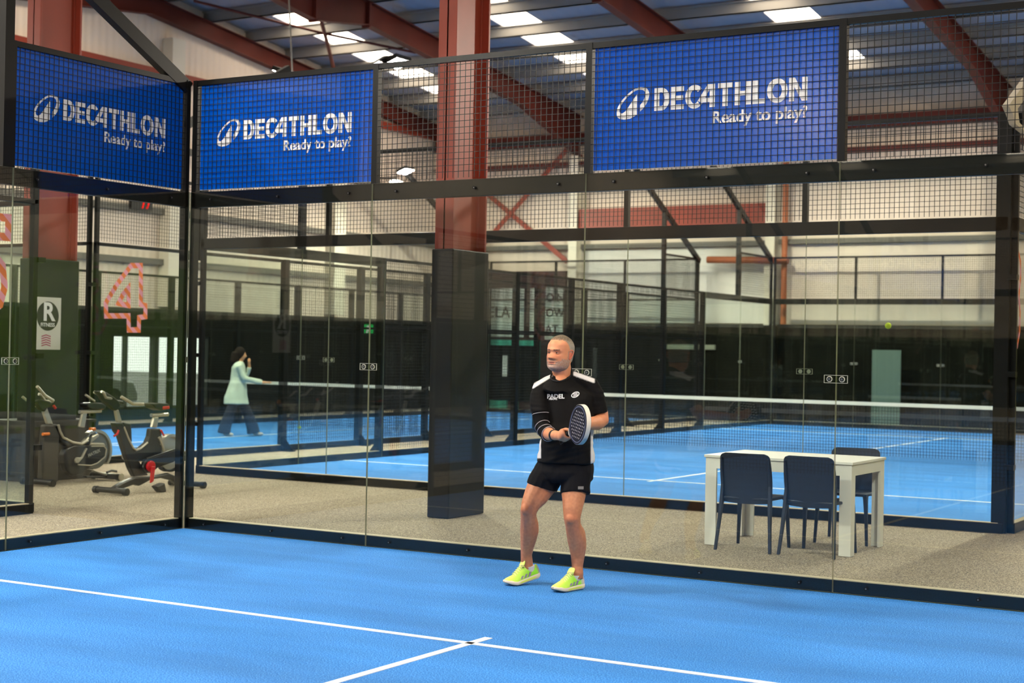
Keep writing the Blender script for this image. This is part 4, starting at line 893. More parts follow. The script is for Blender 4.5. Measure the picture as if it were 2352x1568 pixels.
# open left hand steadying the far side of the racket
NRM = AX.cross((HU-AX*AX.dot(HU)).normalized()).normalized()
if NRM.dot(HR) > 0: NRM = -NRM
WD = (HU-AX*AX.dot(HU)).normalized()
WD = (WD - NRM*0.05).normalized()
P0 = GC-NRM*.042-AX*.05
B.tube([H(1340, 975, .33), P0-AX*.03-NRM*.012], [.029, .030], 12)
B.ell(P0-NRM*.008, .042, .016, .040, 14, 9, Matrix((AX, -NRM, WD)).transposed())
for k in range(4):
    o = P0+WD*(.028-.019*k); L_ = (.066, .075, .07, .055)[k]
    B.tube([o+AX*.02, o+AX*(.03+L_*.45)-NRM*.006, o+AX*(.03+L_)+NRM*.006], [.0100, .0092, .0075], 8)
B.tube([P0-AX*.02+WD*.03, P0+WD*.055-NRM*.004, P0+AX*.03+WD*.072], [.014, .012, .009], 8)
def skin_col(p):
    u, v, f = uv_of(p)
    c = SK
    n = mnoise.noise(p*9)*.5+mnoise.noise(p*30)*.25
    c = mixc(c, SKR, .35+n*.6)
    if v > 1110: c = mixc(c, SKL, .65+.3*mnoise.noise(p*60))
    # ruddy knees and elbow
    for (a, b, r) in ((1207, 1169, 14), (1311, 1190, 14), (1390, 960, 12)):
        d = sqrt((u-a)**2+(v-b)**2)
        if d < r*1.6: c = mixc(c, SKR, (1-d/(r*1.6))*.45)
    return c
body = remeshed(B, 'body', .0052, SKIN, man, 3, skin_col)
# --- head: stacked cross sections with facial relief
HY = radians(37); hx = (HR*cos(HY)+HF*sin(HY)).normalized(); hy = (-HR*sin(HY)+HF*cos(HY)).normalized()
tiltR = Matrix.Rotation(radians(-6), 3, hx) @ Matrix.Rotation(radians(-2), 3, hy)
hx, hy, hz = tiltR@hx, tiltR@hy, tiltR@HU
HC = H(1286.5, 812.5, .012); HS = 1.07
def HP(x, y, z): return HC+(hx*x+hy*y)*HS+hz*z*.985
def interp(tab, z):
    if z <= tab[0][0]: return tab[0][1]
    for (a, b), (c, d) in zip(tab, tab[1:]):
        if z <= c:
            t = (z-a)/(c-a); t = t*t*(3-2*t) if False else t; return b+(d-b)*t
    return tab[-1][1]
WT = [(-.128, .018), (-.122, .038), (-.112, .054), (-.095, .066), (-.07, .073), (-.04, .075), (0, .0755), (.03, .077), (.06, .077), (.085, .069), (.105, .052), (.118, .032), (.126, .006)]
FT = [(-.128, .052), (-.122, .070), (-.112, .082), (-.095, .086), (-.07, .085), (-.04, .086), (0, .086), (.03, .092), (.06, .088), (.085, .072), (.105, .048), (.118, .026), (.126, .004)]
BT = [(-.128, -.01), (-.122, .0), (-.112, .02), (-.095, .045), (-.07, .066), (-.04, .082), (0, .094), (.03, .100), (.06, .098), (.085, .084), (.105, .060), (.118, .034), (.126, .006)]
def smo(tab, z): return sum(interp(tab, z+d)*w_ for d, w_ in ((-.012, .1), (-.006, .2), (0, .4), (.006, .2), (.012, .1))) if z < .10 else interp(tab, z)
def g2(x, z, cx, cz, sx, sz): return math.exp(-((x-cx)/sx)**2/2-((z-cz)/sz)**2/2)
def relief(x, z):
    d = 0.0; ax_ = abs(x)
    # nose: bridge, tip, wings
    if -.06 < z < .035:
        t = (z-.022)/(-.040-.022); t = max(0, min(1, t)); hgt = .006+.021*t**1.2; wid = .0085+.0085*t
        if z < -.042: hgt *= max(0, 1-(-.042-z)/.010)
        if z > .022: hgt *= max(0, 1-(z-.022)/.013)
        d += hgt*math.exp(-(x/wid)**2/2*1.0)
    d += .009*g2(ax_, z, .015, -.040, .006, .007)
    d += .0105*g2(ax_, z, .027, .0165, .018, .0065)               # brow ridge
    d -= .0130*g2(ax_, z, .031, .001, .014, .0095)             # sockets
    d += .0050*g2(ax_, z, .043, -.030, .016, .016)             # cheeks
    d -= .0022*g2(ax_, z, .030, -.050, .006, .02)              # folds beside the mouth
    d += .0048*g2(x, z, 0, -.0665, .019, .0042)+.0056*g2(x, z, 0, -.0785, .016, .0046)   # lips
    d -= .0052*g2(x, z, 0, -.0722, .025, .0024); d -= .003*g2(x, z, 0, -.090, .02, .005)
    d += .006*g2(x, z, 0, -.106, .018, .010)                   # chin
    return d
NZ, NA = 110, 120
hv, hf, hl = [], [], []
for i in range(NZ+1):
    z = -.128+.254*(i/NZ)
    w_, f_, b_ = smo(WT, z), smo(FT, z), smo(BT, z)
    for k in range(NA):
        a = 2*pi*k/NA
        e = .86 if sin(a) > 0 else .95
        cxx = (abs(cos(a))**e)*(1 if cos(a) > 0 else -1); syy = (abs(sin(a))**.92)*(1 if sin(a) > 0 else -1)
        x = w_*cxx; y = (f_ if syy > 0 else b_)*syy
        if syy > 0.25: y += relief(x, z)*min(1, (syy-.25)*2.5)
        hl.append((x, y, z)); hv.append(HP(x, y, z))
for i in range(NZ):
    for k in range(NA): hf.append((i*NA+k, i*NA+(k+1)%NA, (i+1)*NA+(k+1)%NA, (i+1)*NA+k))
hf.append(tuple(range(NA-1, -1, -1))); hf.append(tuple(range(NZ*NA, (NZ+1)*NA)))
STUB = lin((124, 96, 82)); GREYB = lin((176, 160, 148)); LIPC = lin((186, 104, 90)); BROW = lin((66, 44, 34)); DKL = lin((92, 48, 38))
def head_col(l, p):
    x, y, z = l; ax_ = abs(x); n = mnoise.noise(p*40); n2 = mnoise.noise(p*220)
    c = mixc(SK, SKR, .3+.4*n)
    c = mixc(c, SKR, .7*g2(ax_, z, .040, -.028, .016, .014)+.6*g2(x, z, 0, -.038, .012, .010)+.3*g2(ax_, z, .055, .03, .02, .03))
    # stubble beard: jaw, chin, moustache
    jaw = -.040-.012*max(0, 1-ax_/.03) if y > 0 else -.02
    s_ = 0
    if y > -.015:
        edge = -.034 if ax_ > .058 else (-.060+.45*max(0, ax_-.030))
        if z < edge: s_ = min(1, (edge-z)/.012)
        if ax_ < .030 and -.066 < z < -.050: s_ = max(s_, .75)
        if ax_ < .027 and -.084 < z < -.064: s_ *= .12
        if ax_ > .060 and y < .02 and z < .02: s_ = max(s_, .8)
    n4 = mnoise.noise(p*420); c = mixc(c, mixc(STUB, GREYB, .42+n2*.8+n4*.8+(.2 if z < -.09 else 0)), s_*(.72+.3*n2))
    if ax_ < .023 and y > .05:
        lip = math.exp(-((z+.0715)/.0075)**4)*(1-max(0, (ax_-.016)/.007)); c = mixc(c, LIPC, .8*lip)
        c = mixc(c, DKL, .9*math.exp(-((z+.0722)/.0024)**2)*(1-max(0, (ax_-.018)/.005)))
    if y > .03:
        bz = .0175+.10*(ax_-.018)-(2.2*(ax_-.035)**2 if ax_ > .035 else 0)
        if .011 < ax_ < .050: c = mixc(c, BROW, .9*math.exp(-((z-bz)/.0052)**2)*(.85+.4*n2))
        c = mixc(c, SKL, .5*g2(ax_, z, .031, .0, .014, .008))  # eye sockets browner: shade under the brow put into the skin colour
        c = mixc(c, DKL, .9*g2(ax_, z, .0085, -.0475, .0032, .0018))
        for zz in (.046, .056): c = mixc(c, SKR, .5*math.exp(-((z-zz-.02*ax_)/.0012)**2)*(ax_ < .03))
    return c
hm = bpy.data.meshes.new('head'); hm.from_pydata(hv, [], hf); hm.flip_normals(); hm.update(); hm.materials.append(SKIN)
ca = hm.color_attributes.new('Col', 'FLOAT_COLOR', 'POINT'); buf = []
for l, p in zip(hl, hv): buf += [*head_col(l, p), 1]
ca.data.foreach_set('color', buf); hm.polygons.foreach_set('use_smooth', [True]*len(hm.polygons))
# ears, fused into the same skin
E = MB()
for sx in (-1, 1):
    c = lambda y, z, o=0: HP(sx*(.074+o), y, z)
    E.tube([c(.003,-.026,.0), c(-.003,-.032,.003), c(-.010,-.026,.006), c(-.017,-.012,.009), c(-.022,.004,.011), c(-.024,.016,.012), c(-.020,.026,.011), c(-.011,.031,.008), c(-.002,.027,.004), c(.003,.017,.0)], [.006,.0072,.0062,.005,.0048,.0048,.0048,.0048,.0044,.004], 10)
    E.ell(HP(sx*.076, -.009, -.002), .0065, .017, .028, 12, 8, Matrix((hx, hy, hz)).transposed())
em = E.mesh('ears', SKIN)
def join_meshes(dst_obj, meshes, cols):
    bm = bmesh.new(); bm.from_mesh(dst_obj.data); lay = bm.verts.layers.float_color['Col']
    for me, fn in zip(meshes, cols):
        n0 = len(bm.verts); bm.from_mesh(me); bm.verts.ensure_lookup_table()
        if fn:
            for v in bm.verts[n0:]: v[lay] = (*fn(v.co), 1)
    bm.to_mesh(dst_obj.data); bm.free(); dst_obj.data.polygons.foreach_set('use_smooth', [True]*len(dst_obj.data.polygons))
join_meshes(body, [hm, em], [None, lambda p: mixc(SKR, lin((214, 110, 88)), .5)])
# eyes
EYEW = mat('eye white', (196, 182, 172), .2); IRIS = mat('blue grey iris', (70, 84, 92), .15); PUP = mat('dark pupil', (16, 12, 12), .1)  # eye white darkened, the shade on it put into its colour
for sx in (-1, 1):
    c = HP(sx*.031, .0705, .0005); e = MB(); e.ell(c, .0118, .0118, .0118, 16, 12); o = e.build('eye', EYEW, man, smooth=True)
    look = (hy+hx*-.10+hz*.02).normalized()
    e = MB(); e.ell(c+look*.0078, .0062, .0062, .0062, 12, 8); e.build('iris', IRIS, o, smooth=True)
    e = MB(); e.ell(c+look*.0122, .0030, .0030, .0030, 10, 6); e.build('pupil', PUP, o, smooth=True)
    e = MB()                                              # lids
    for (z0, bulge, rr) in ((.0074, .0096, .0044), (-.0070, .0086, .0030)):
        e.tube([HP(sx*.031+dx, .0705+bulge-abs(dx)**2*28, z0*(1-abs(dx)/.026)) for dx in (-.0155, -.010, -.004, .003, .009, .0150)], [rr*.6, rr, rr, rr, rr, rr*.6], 8)
    me = e.mesh('lid', SKIN); paint(me, lambda p: mixc(SKL, SKR, .5)); o2 = bpy.data.objects.new('eyelid', me); COL.objects.link(o2); o2.parent = man; o2.matrix_parent_inverse = world_of(man).inverted(); me.polygons.foreach_set('use_smooth', [True]*len(me.polygons))
# hair: cropped greying shell over the crown, sides and nape
HAIRM = attr_mat('cropped greying hair', .7, 0, (900, .9))
def hairline(x, y):
    ax_ = abs(x)
    if y > .035: return .092-.010*(ax_/.05)**2+(.006 if ax_ > .035 else 0)
    if y > .0: return .012+.070*(y/.035)**.8
    if y > -.02: return -.012+1.2*(y+.02)*.6
    return -.055
hv2, hf2, hc2 = [], [], []; idx = {}
def hair_pt(i, k):
    if (i, k) in idx: return idx[(i, k)]
    x, y, z = hl[i*NA+k]; n_ = mnoise.noise(Vector((x, y, z))*120)
    hl_ = hairline(x, y)+.004*mnoise.noise(Vector((x, y, z))*60); t = max(0, min(1, (z-hl_)/.014)); off = -.0022+.0062*t+(.006*max(0, (z-.075)/.05))+.0010*n_
    r = sqrt(x*x+y*y+(z-.03)**2*.9)+1e-6; q = 1+off/r
    idx[(i, k)] = len(hv2); hv2.append(HP(x*q, y*q, .03+(z-.03)*q)); 
    top = max(0, min(1, (z-.070)/.03)); n3 = mnoise.noise(Vector((x*3, y, z))*160)
    hc2.append(mixc(SK, mixc(lin((168, 156, 138)), lin((96, 78, 60)), top*.75+.5*n3), .35+.65*t if z < .09 else .75+.25*t)); return idx[(i, k)]
for i in range(NZ):
    for k in range(NA):
        kk = (k+1) % NA; x = (hl[i*NA+k][0]+hl[i*NA+kk][0])/2; y = (hl[i*NA+k][1]+hl[i*NA+kk][1])/2; z = (hl[i*NA+k][2]+hl[(i+1)*NA+k][2])/2
        if z > hairline(x, y)-.010: hf2.append((hair_pt(i, k), hair_pt(i, kk), hair_pt(i+1, kk), hair_pt(i+1, k)))
top_ring = [hair_pt(NZ, k) for k in range(NA)]; hf2.append(tuple(top_ring))
me = bpy.data.meshes.new('hair'); me.from_pydata([tuple(v) for v in hv2], [], hf2); me.update(); me.materials.append(HAIRM)
ca = me.color_attributes.new('Col', 'FLOAT_COLOR', 'POINT'); ca.data.foreach_set('color', [q for c in hc2 for q in (*c, 1)]); me.polygons.foreach_set('use_smooth', [True]*len(me.polygons))
o = bpy.data.objects.new('hair', me); COL.objects.link(o); o.parent = man; o.matrix_parent_inverse = world_of(man).inverted(); o['label'] = 'short greying hair'
# --- shirt
S = MB(); CC = H(1290, 860, -.005); CA = H(1314.5, 857, -.03)-CC; CB = H(1285, 876, .085)-CC
def ring(u, v, f, a, b, yaw=-18, n=28, e=.85):
    c = H(u, v, f); out = []; ex = (HR*cos(radians(yaw))-HF*sin(radians(yaw))); ey = (HR*sin(radians(yaw))+HF*cos(radians(yaw)))
    for k in range(n):
        t = 2*pi*k/n; cx_ = abs(cos(t))**e*(1 if cos(t) > 0 else -1); sy_ = abs(sin(t))**e*(1 if sin(t) > 0 else -1)
        out.append(c+ex*a/330*cx_+ey*b*sy_)
    return out
S.loft([ring(*r) for r in ((1299, 1062, .02, 66, .150), (1300, 1046, .02, 66, .155), (1301, 1025, .03, 62, .160), (1303, 1000, .03, 59, .155), (1305, 970, .02, 59, .140), (1305, 940, .01, 61, .135), (1303, 915, .0, 65, .128), (1301, 903, -.01, 66, .112))]+[[CC+(CA*cos(t)*q+CB*sin(t)*q)+HU*dz for t in [2*pi*k/28 for k in range(28)]] for q, dz in ((1.62, -.040), (1.30, -.020), (1.12, -.007), (1.0, .0))])
T(S, [(1276, 870, -.03, .040), (1258, 879, -.02, .050), (1243, 890, .0, .060), (1239, 908, .02, .065), (1239, 930, .045, .066), (1242, 951, .07, .066)])
T(S, [(1312, 866, -.03, .040), (1335, 873, -.02, .050), (1355, 884, .0, .062), (1365, 905, .0, .068), (1370, 927, .0, .070), (1374, 949, .0, .070)])
WHT = lin((226, 222, 222)); BLK = lin((17, 15, 15)); BLK2 = lin((9, 8, 10))
def seg_d(p, a, b): a = Vector(a); b = Vector(b); p = Vector(p); t = max(0, min(1, (p-a).dot(b-a)/(b-a).length_squared)); return (p-(a+(b-a)*t)).length, t
def shirt_col(p):
    u, v, f = uv_of(p); c = BLK
    d1, t1 = seg_d((u, v), (1266, 861), (1224, 887)); d2, t2 = seg_d((u, v), (1320, 858), (1364, 874))
    def sm(a): return max(0, min(1, a/2.4+.5))
    w_ = max(sm(4.4-d1)*(v < 900), sm(4.8-d2)*sm(u-1317)*sm(1366-u)*(v < 900), sm(u-1357)*sm(v-985), sm(1243-u)*sm(v-1008)*sm(1052-v)*(f < .08))
    return mixc(BLK, WHT, w_)
def folds(p, n_):
    u, v, f = uv_of(p); d = .0045*mnoise.noise(Vector((u*.06, v*.022, f*6)))
    if v > 1000: d += .007*mnoise.noise(Vector((u*.018, v*.10+u*.03, 2)))
    if v < 960 and (u < 1262 or u > 1345): d += .0045*mnoise.noise(Vector((u*.03, v*.13, 5)))
    d += .002*sin((u-1283+.15*(v-900))*.16)*max(0, min(1, (v-890)/60))*max(0, 1-(v-890)/170)
    return d
shirt = remeshed(S, 'shirt', .006, CLOTH, man, 3, shirt_col, folds)
# collar
cb = MB(); cb.tube([CC+(CA*cos(t)+CB*sin(t))*1.0+HU*.002 for t in [2*pi*k/36 for k in range(37)]], .0062, 8); me = cb.build('collar', mat('black knit collar', (12, 11, 13), .8), man, smooth=True)
# chest prints laid on the cloth
def front_point(u, v, ob_, off=.003):
    o_ = CAMP; d = ray(u, v); inv = ob_.matrix_world.inverted(); hit, loc, nr, ix = ob_.ray_cast(o_, d)
    return (loc-d*off, nr) if hit else (H(u, v, .15), -d)
bpy.context.view_layer.update()
def decal(name, u, v, s_or_loops, size, m, parent, ob_, roll=0.0, bold=0.0, off=.004):
    def P3(uu, vv): return front_point(uu, vv, ob_, off)[0]
    p = P3(u, v); ex = (P3(u+14, v)-P3(u-6, v)).normalized(); ez = HU.copy(); ez = (ez-ex*ez.dot(ex)).normalized()
    ex2 = (ex*cos(roll)+ez*sin(roll)); ez2 = (-ex*sin(roll)+ez*cos(roll)); M = plane_mat(p, ex2, ez2)
    o = text(name, s_or_loops, M, m, parent, size, bold, .001) if isinstance(s_or_loops, str) else flat(name, s_or_loops, M, m, parent, .001)
    # drape: pull every vertex onto the cloth
    for vv_ in o.data.vertices:
        w_ = o.matrix_world @ vv_.co if False else vv_.co; u_, v__, f_ = uv_of(w_); q, nr = front_point(u_, v__, ob_, off); 
        if (q-w_).length < .06: vv_.co = q
    return o
decal('chest_print', 1256.5, 914.5, 'PADEL', .041, WHITEI, shirt, shirt, bold=.0017)
decal('chest_print', 1261, 918, 'ABOVE', .019, WHITEI, shirt, shirt, bold=.0006)
lg = [arc(0, 0, .030, .0185, 0, 355, 36), arc(0, 0, .0245, .0135, 0, 350, 36)[::-1]]
def rotl(L, a): return [(x*cos(a)-y*sin(a), x*sin(a)+y*cos(a)) for x, y in L]
lg = [rotl(l, .45) for l in lg]
bars = [rotl([(-.018+.002*i, -.008+.008*i-.0022), (.016, -.008+.008*i-.0022), (.018, -.008+.008*i+.0022), (-.016+.002*i, -.008+.008*i+.0022)], .25) for i in range(3)]
decal('chest_logo', 1321.5, 906, lg, 0, WHITEI, shirt, shirt); decal('chest_logo', 1321.5, 906, bars, 0, WHITEI, shirt, shirt)
# --- shorts
Q = MB(); Q.loft([ring(*r) for r in ((1299, 1050, .0, 62, .142), (1299, 1066, .0, 65, .150), (1298, 1082, .01, 67, .152), (1297, 1098, .01, 66, .145), (1296, 1106, .01, 60, .125))])
T(Q, [(1272, 1066, -.02, .108), (1260, 1088, -.01, .112), (1249, 1106, .0, .112), (1245, 1119, .0, .112)]); T(Q, [(1322, 1068, .04, .108), (1323, 1095, .07, .108), (1321, 1120, .09, .104), (1321, 1133, .10, .104)])
SHB = lin((17, 16, 20))
def sfold(p, n_):
    u, v, f = uv_of(p); return .006*mnoise.noise(Vector((u*.035+v*.02, v*.045-u*.02, f*5)))+.003*mnoise.noise(Vector((u*.1, v*.05, 1)))
shorts = remeshed(Q, 'shorts', .006, CLOTH, man, 3, lambda p: SHB, sfold)
bpy.context.view_layer.update()
decal('shorts_patch', 1334, 1120, [[(-.022, -.010), (.022, -.010), (.022, .010), (-.022, .010)]], 0, mat('grey rubber patch', (120, 116, 114), .5), shorts, shorts, off=.008)
# --- elbow sleeve with pale piping
K = MB(); T(K, [(1241.5, 949, .065, .060), (1243, 962, .075, .0565), (1245, 976, .095, .054), (1252, 990, .14, .052), (1261, 996.5, .205, .050)])
slv = remeshed(K, 'elbow_sleeve', .005, CLOTH, man, 3, lambda p: BLK2)
PIP = mat('pale grey piping', (176, 164, 168), .7)
def ring3(c, axis, r, t=.0028):
    axis = axis.normalized(); x = axis.cross(HU).normalized(); y = x.cross(axis); return [c+(x*cos(2*pi*k/24)+y*sin(2*pi*k/24))*r for k in range(25)]
for (a_, b_, tt, r_) in (((1241.5, 949, .065), (1243, 962, .075), .15, .0615), ((1245, 976, .095), (1252, 990, .14), .2, .0562), ((1245, 976, .095), (1252, 990, .14), .85, .0545), ((1252, 990, .14), (1261, 996.5, .205), .98, .0520)):
    A_, B_ = H(*a_), H(*b_); m_ = MB(); m_.tube(ring3(A_.lerp(B_, tt), B_-A_, r_), .0026, 6); m_.build('sleeve_piping', PIP, slv, smooth=True)
A_, B_ = H(1268, 998.5, .265), H(1276, 999.5, .31); m_ = MB(); m_.tube([A_.lerp(B_, .35), A_.lerp(B_, .75)], .0385, 24); o = m_.build('wrist_band', mat('black wrist band', (14, 14, 15), .4), man, smooth=True, bevel=.003); 
decal('band_mark', 1271, 994, [[(-.004,-.010),(.004,-.010),(.004,.010),(-.004,.010)]], 0, WHITEI, man, o)
# --- shoes
NEON = attr_mat('neon mesh upper', .6, 0, (500, .5)); SOLE = attr_mat('foam midsole', .6); GREYS = mat('grey shoe stripe', (138, 134, 150), .5); LACE = mat('pale yellow laces', (246, 250, 170), .7)
def shoe(label, toe, heel, pitch, side):
    d = heel-toe; d.z = 0; d = -d.normalized(); L_ = .298; up = Vector((0,0,1)); lat = d.cross(up).normalized()   # d: heel to toe
    ball = toe-d*.09; R_ = Matrix.Rotation(-pitch, 3, lat)
    def W(y, x, z):
        q = toe-d*(L_-y)+lat*x+up*z; q0 = q-ball
        if y < L_-.09+.0: q0 = R_@q0
        return ball+q0
    def hw(y): return interp([(0, .018), (.008, .032), (.03, .040), (.09, .038), (.14, .040), (.20, .050), (.24, .051), (.27, .042), (.29, .026), (.298, .008)], y)
    def bot(y): return interp([(0, .016), (.03, .002), (.10, .0), (.20, .0), (.25, .006), (.298, .026)], y)
    ys = [0, .004, .012, .03, .06, .09, .12, .15, .18, .21, .235, .255, .27, .283, .292, .298]
    m = MB(); N = 20; rings = []
    for y in ys:
        w_, b_ = hw(y), bot(y); t_ = interp([(0, .044), (.06, .042), (.20, .032), (.298, .038)], y); th = max(.010, t_-b_) if y < .25 else max(.006, .040-b_)
        rings.append([W(y, w_*1.06*(abs(cos(a))**.45)*(1 if cos(a) > 0 else -1), b_+th/2+th/2*(abs(sin(a))**.45)*(1 if sin(a) > 0 else -1)) for a in [2*pi*k/N for k in range(N)]])
    m.loft(rings); me = m.mesh('sole', SOLE)
    def sc(p):
        q = p-toe; y = L_+q.dot(d); n_ = p.z
        return mixc(lin((236, 224, 206)), lin((226, 240, 40)), 1 if (.05 < y < .19 and abs((p-W(y, 0, .02)).dot(up)) < .0065) else 0)
    paint(me, sc); so = bpy.data.objects.new('shoe_sole', me); 
    root = MB(); rings = []
    top = [(0, .085), (.012, .100), (.03, .094), (.055, .086), (.085, .090), (.105, .106), (.12, .124), (.135, .122), (.16, .108), (.19, .089), (.22, .074), (.25, .063), (.275, .052), (.29, .038), (.298, .030)]
    for y in ys[1:]:
        w_, b_ = hw(y)*.98, bot(y)+.012; h_ = interp(top, y); sq = interp([(0, .6), (.12, .9), (.2, .8), (.298, .8)], y)
        tw = interp([(0, .9), (.08, .92), (.12, .6), (.2, .62), (.27, .8), (.298, .8)], y)
        prof = []
        for a in [pi*k/14 for k in range(15)]:
            s_ = sin(a); c_ = cos(a); zz = b_+(h_-b_)*s_**.8; xx = w_*c_*(1-(1-tw)*s_**1.5) if abs(c_) > 1e-6 else 0; prof.append(W(y, xx, zz))
        prof.append(W(y, -w_*.5, b_)); prof.append(W(y, w_*.5, b_)); rings.append(prof)
    root.loft(rings); me2 = root.mesh('upper', NEON)
    def uc(p):
        y = L_+(p-toe).dot(d); x = (p-toe).dot(lat); c = mixc(lin((206, 250, 96)), lin((150, 232, 60)), max(0, min(1, (.17-y)/.06))); c = mixc(c, lin((226, 250, 140)), max(0, 1-abs(x)/.03)*.8)
        if y < .035: c = lin((200, 190, 196))
        if y > .284: c = lin((120, 122, 116))
        return c
    paint(me2, uc)
    t = bpy.data.objects.new('shoe', me2); COL.objects.link(t); t.parent = man; t.matrix_parent_inverse = world_of(man).inverted(); me2.polygons.foreach_set('use_smooth', [True]*len(me2.polygons)); t['label'] = label
    so.parent = t; so.matrix_parent_inverse = Matrix.Identity(4); COL.objects.link(so); me.polygons.foreach_set('use_smooth', [True]*len(me.polygons))
    so.parent = t
    for sgn in (-1, 1):
        for k in range(3):
            y0 = .085+.034*k; e = MB(); wv = lambda y, z: W(y, sgn*(hw(y)*.98*(1-(.3 if z > .05 else .1))+.006), z)
            P_ = [wv(y0+.010, .040), wv(y0+.026, .040), wv(y0+.006, .066-.005*k), wv(y0-.010, .066-.005*k)]; e.prism(P_, lat*.006); e.build('shoe_stripe', GREYS, t)
    for k in range(6):
        y0 = .128+.015*k; h_ = interp(top, y0); e = MB(); e.tube([W(y0-.004, -.024, h_-.014), W(y0, -.012, h_-.001), W(y0+.003, 0, h_+.003), W(y0, .012, h_-.001), W(y0-.004, .024, h_-.014)], .0032, 6); e.build('lace', LACE, t, smooth=True)
    e = MB(); 
    for s_ in (-1, 1): e.tube([W(.138, 0, .128), W(.130, s_*.022, .127), W(.122, s_*.032, .114), W(.135, s_*.018, .118), W(.138, 0, .125)], .0028, 6)
    e.build('lace_bow', LACE, t, smooth=True)
    tg = MB(); tg.loft([[W(y, x_*w_, z) for x_ in (-1, -.5, 0, .5, 1)]+[W(y-.006, x_*w_, z) for x_ in (1, .5, 0, -.5, -1)] for y, z, w_ in ((.135, .108, .026), (.122, .130, .028), (.112, .146, .025), (.108, .154, .015))]); 
    me3 = tg.mesh('tongue', NEON); paint(me3, lambda p: lin((224, 250, 130))); o = bpy.data.objects.new('shoe_tongue', me3); COL.objects.link(o); o.parent = t; me3.polygons.foreach_set('use_smooth', [True]*len(me3.polygons))
    sk = MB(); sk.tube([W(.070, 0, .05), W(.066, 0, .088), W(.066, 0, .100)], [.026, .036, .038], 18); sk.build('sock', mat('white ankle sock', (230, 226, 226), .9), man, smooth=True)
    return W
ta = PZ(1157, 1345); ha = PZ(1238, 1339); shoe('neon yellow shoe with the heel lifted', ta, ha, radians(12), -1)
tb_ = PZ(1270, 1361); hb = PZ(1346, 1350); shoe('neon yellow shoe flat on the turf', tb_, hb, 0.0, -1)
# --- padel racket
rk = thing('padel_racket', 'dark round-faced padel racket with a white rim, held in front of the man', 'racket', tuple(GC))
def RP(a, w_, n_): return GC+AX*a+WD*w_+NRM*n_
def outline(k, n=72):
    out = []
    for i in range(n):
        t = 2*pi*i/n; a = .150*cos(t); w_ = .132*sin(t); 
        if a < 0: w_ *= (1-.22*(-a/.15)**2)
        out.append((a*k, w_*k))
    return out
RIM = mat('pale racket rim', (222, 214, 200), .35); FACE = mat('dark carbon racket face', (26, 28, 44), .3); BLU = mat('grey blue racket ring', (120, 128, 158), .3)
m = MB(); n_ = 72; o1, o2 = outline(1.0), outline(.96)
rr = []
for (lp, q) in ((o2, .017), (o1, .015), (o1, -.015), (o2, -.017)): rr.append([RP(a, b, q) for a, b in lp])
for i in range(n_):
    j = (i+1) % n_
    for a_ in range(4): b_ = (a_+1) % 4; m.add([rr[a_][i], rr[a_][j], rr[b_][j], rr[b_][i]], [(0,1,2,3)])
m.build('rim', RIM, rk, smooth=True)
m = MB(); m.loft([[RP(a, b, q) for a, b in outline(.93)] for q in (-.0154, .0154)]); m.build('foam_core', mat('pale foam core', (226, 220, 214), .7), rk)
# faces with drilled holes
hole = []
for i in range(-4, 5):
    for j in range(-4, 5):
        a = i*.0235; b = j*.0235+(.012 if i % 2 else 0)
        if (a/.112)**2+(b/.098)**2 < 1: hole.append((a, b))
loops = [outline(.985)]+[arc(a, b, .0068, .0068, 0, 330, 11)[::-1] for a, b in hole]
for q in (.0165, -.0165):
    M = Matrix((AX, WD, AX.cross(WD))).transposed().to_4x4(); M.translation = GC+NRM*q; flat('racket_face', loops, M, FACE, rk, .002)
for q in (.0182, -.0182):
    M = Matrix((AX, WD, AX.cross(WD))).transposed().to_4x4(); M.translation = GC+NRM*q; flat('face_ring', [outline(.90), outline(.865)[::-1]], M, BLU, rk, .0006)
m = MB(); m.tube([RP(-.290, 0, 0), RP(-.285, 0, 0), RP(-.17, 0, 0)], [.018, .0165, .0165], 12); m.build('grip', mat('black grip tape', (22, 22, 24), .7), rk, smooth=True)
m = MB(); 
for s_ in (-1, 1): m.tube([RP(-.175, 0, 0), RP(-.155, s_*.025, 0), RP(-.115, s_*.072, 0)], [.014, .013, .013], 10)
m.build('throat', RIM, rk, smooth=True)
m = MB(); m.tube([RP(-.288, 0, 0), RP(-.31, -.02, .02), RP(-.30, -.045, .02), RP(-.28, -.03, 0)], .004, 6); m.build('wrist_cord', mat('dark cord', (30, 30, 30), .8), rk, smooth=True)
# ------------------------------------------------------------------ woman walking on the narrow court
WB = Vector((-9.0, 11.15, 0)); wr = Vector((cos(.75), sin(.75), 0)); wf_ = Vector((wr.y, -wr.x, 0))    # wr: her walking direction
wm = thing('person', 'woman in a long pale cardigan and wide dark trousers walking on the far court', 'person', tuple(WB))
def WP(a, s_, z): return WB+wr*a+wf_*s_+Vector((0, 0, z*.93))
b = MB(); b.tube([WP(.02, 0, 1.35), WP(.03, 0, 1.48)], [.06, .05], 12); b.ell(WP(.05, 0, 1.58), .078, .078, .112, 16, 12); b.ell(WP(.13, 0, 1.56), .02, .02, .02)
b.ell(WP(0, 0, 1.1), .13, .13, .3)
b.tube([WP(.0, .17, 1.35), WP(.10, .17, 1.12), WP(.42, .14, 1.05), WP(.50, .13, 1.05)], [.05, .042, .03, .025], 10); b.ell(WP(.55, .13, 1.05), .05, .03, .022)
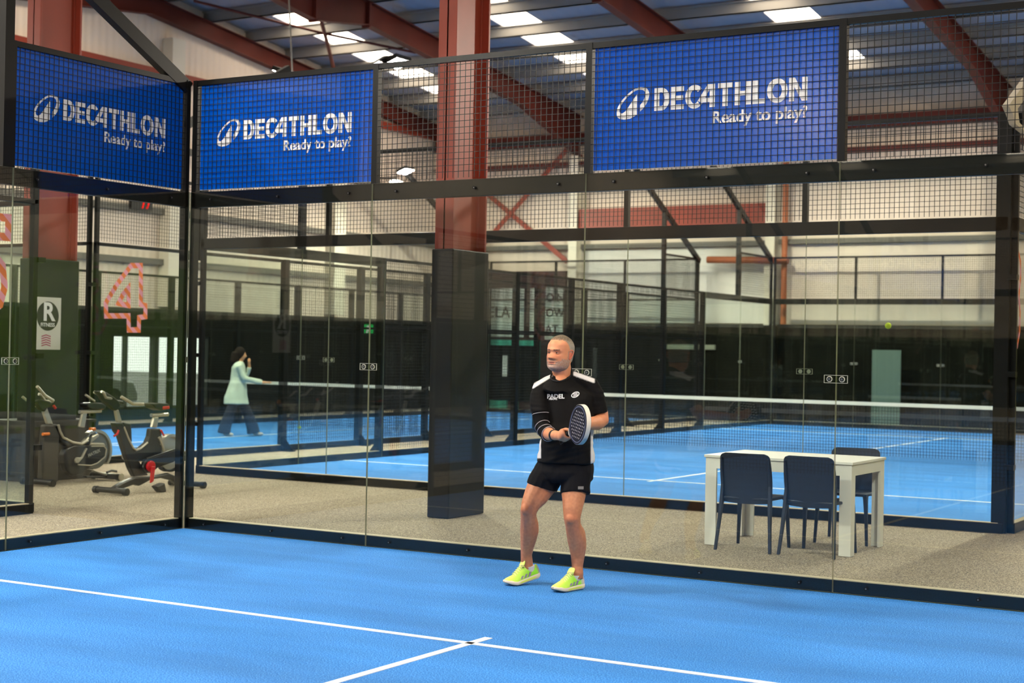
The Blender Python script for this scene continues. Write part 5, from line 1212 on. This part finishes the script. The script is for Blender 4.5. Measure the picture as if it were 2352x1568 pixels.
b.tube([WP(.0, -.17, 1.35), WP(.16, -.17, 1.12), WP(.20, -.1, 1.36), WP(.19, -.06, 1.43)], [.05, .042, .03, .025], 10); b.ell(WP(.19, -.04, 1.47), .03, .03, .045)
for k in range(5): b.tube([WP(.56, .15-.012*k, 1.05), WP(.62, .155-.013*k, 1.04)], [.009, .007], 6)
for (a0, s0, a1) in ((-.02, .1, -.22), (.02, -.1, .28)): b.tube([WP(0, s0, .9), WP(a1*.6, s0, .5), WP(a1, s0, .1)], [.09, .06, .045], 10)
remeshed(b, 'body', .015, SKIN, wm, 2, lambda p: SK)
c = MB(); 
c.loft([[WP(cx_+ax_*cos(t), by_*sin(t), z) for t in [2*pi*k/20 for k in range(20)]] for z, cx_, ax_, by_ in ((.62, -.03, .23, .22), (.75, -.03, .21, .21), (.95, -.01, .165, .19), (1.15, 0, .135, .17), (1.32, .0, .125, .19), (1.42, .01, .09, .14), (1.46, .02, .06, .06))])
c.tube([WP(.0, .18, 1.38), WP(.10, .18, 1.12), WP(.42, .14, 1.06)], [.065, .062, .045], 12); c.tube([WP(.0, -.18, 1.38), WP(.16, -.18, 1.12), WP(.20, -.1, 1.34)], [.065, .062, .045], 12)
remeshed(c, 'cardigan', .015, CLOTH, wm, 3, lambda p: lin((206, 214, 200)), lambda p, n: .01*mnoise.noise(p*9))
c = MB()
for (a0, s0, a1) in ((-.02, .1, -.24), (.02, -.1, .30)): c.tube([WP(0, s0*.8, .85), WP(a1*.55, s0, .48), WP(a1*.9, s0, .2), WP(a1, s0, .05)], [.10, .09, .11, .12], 14)
remeshed(c, 'trousers', .018, CLOTH, wm, 2, lambda p: lin((38, 40, 52)))
c = MB(); c.ell(WP(.02, 0, 1.61), .10, .10, .12); c.tube([WP(-.03, 0, 1.62), WP(-.07, 0, 1.45), WP(-.06, 0, 1.32)], [.09, .09, .05], 12); remeshed(c, 'hair', .012, CLOTH, wm, 2, lambda p: lin((34, 24, 20)))
for (a1, s0) in ((-.24, .1), (.30, -.1)): MB().ell(WP(a1+.08, s0, .038), .12, .045, .037).build('shoe', mat('pale trainer', (200, 190, 186), .6), wm, smooth=True)
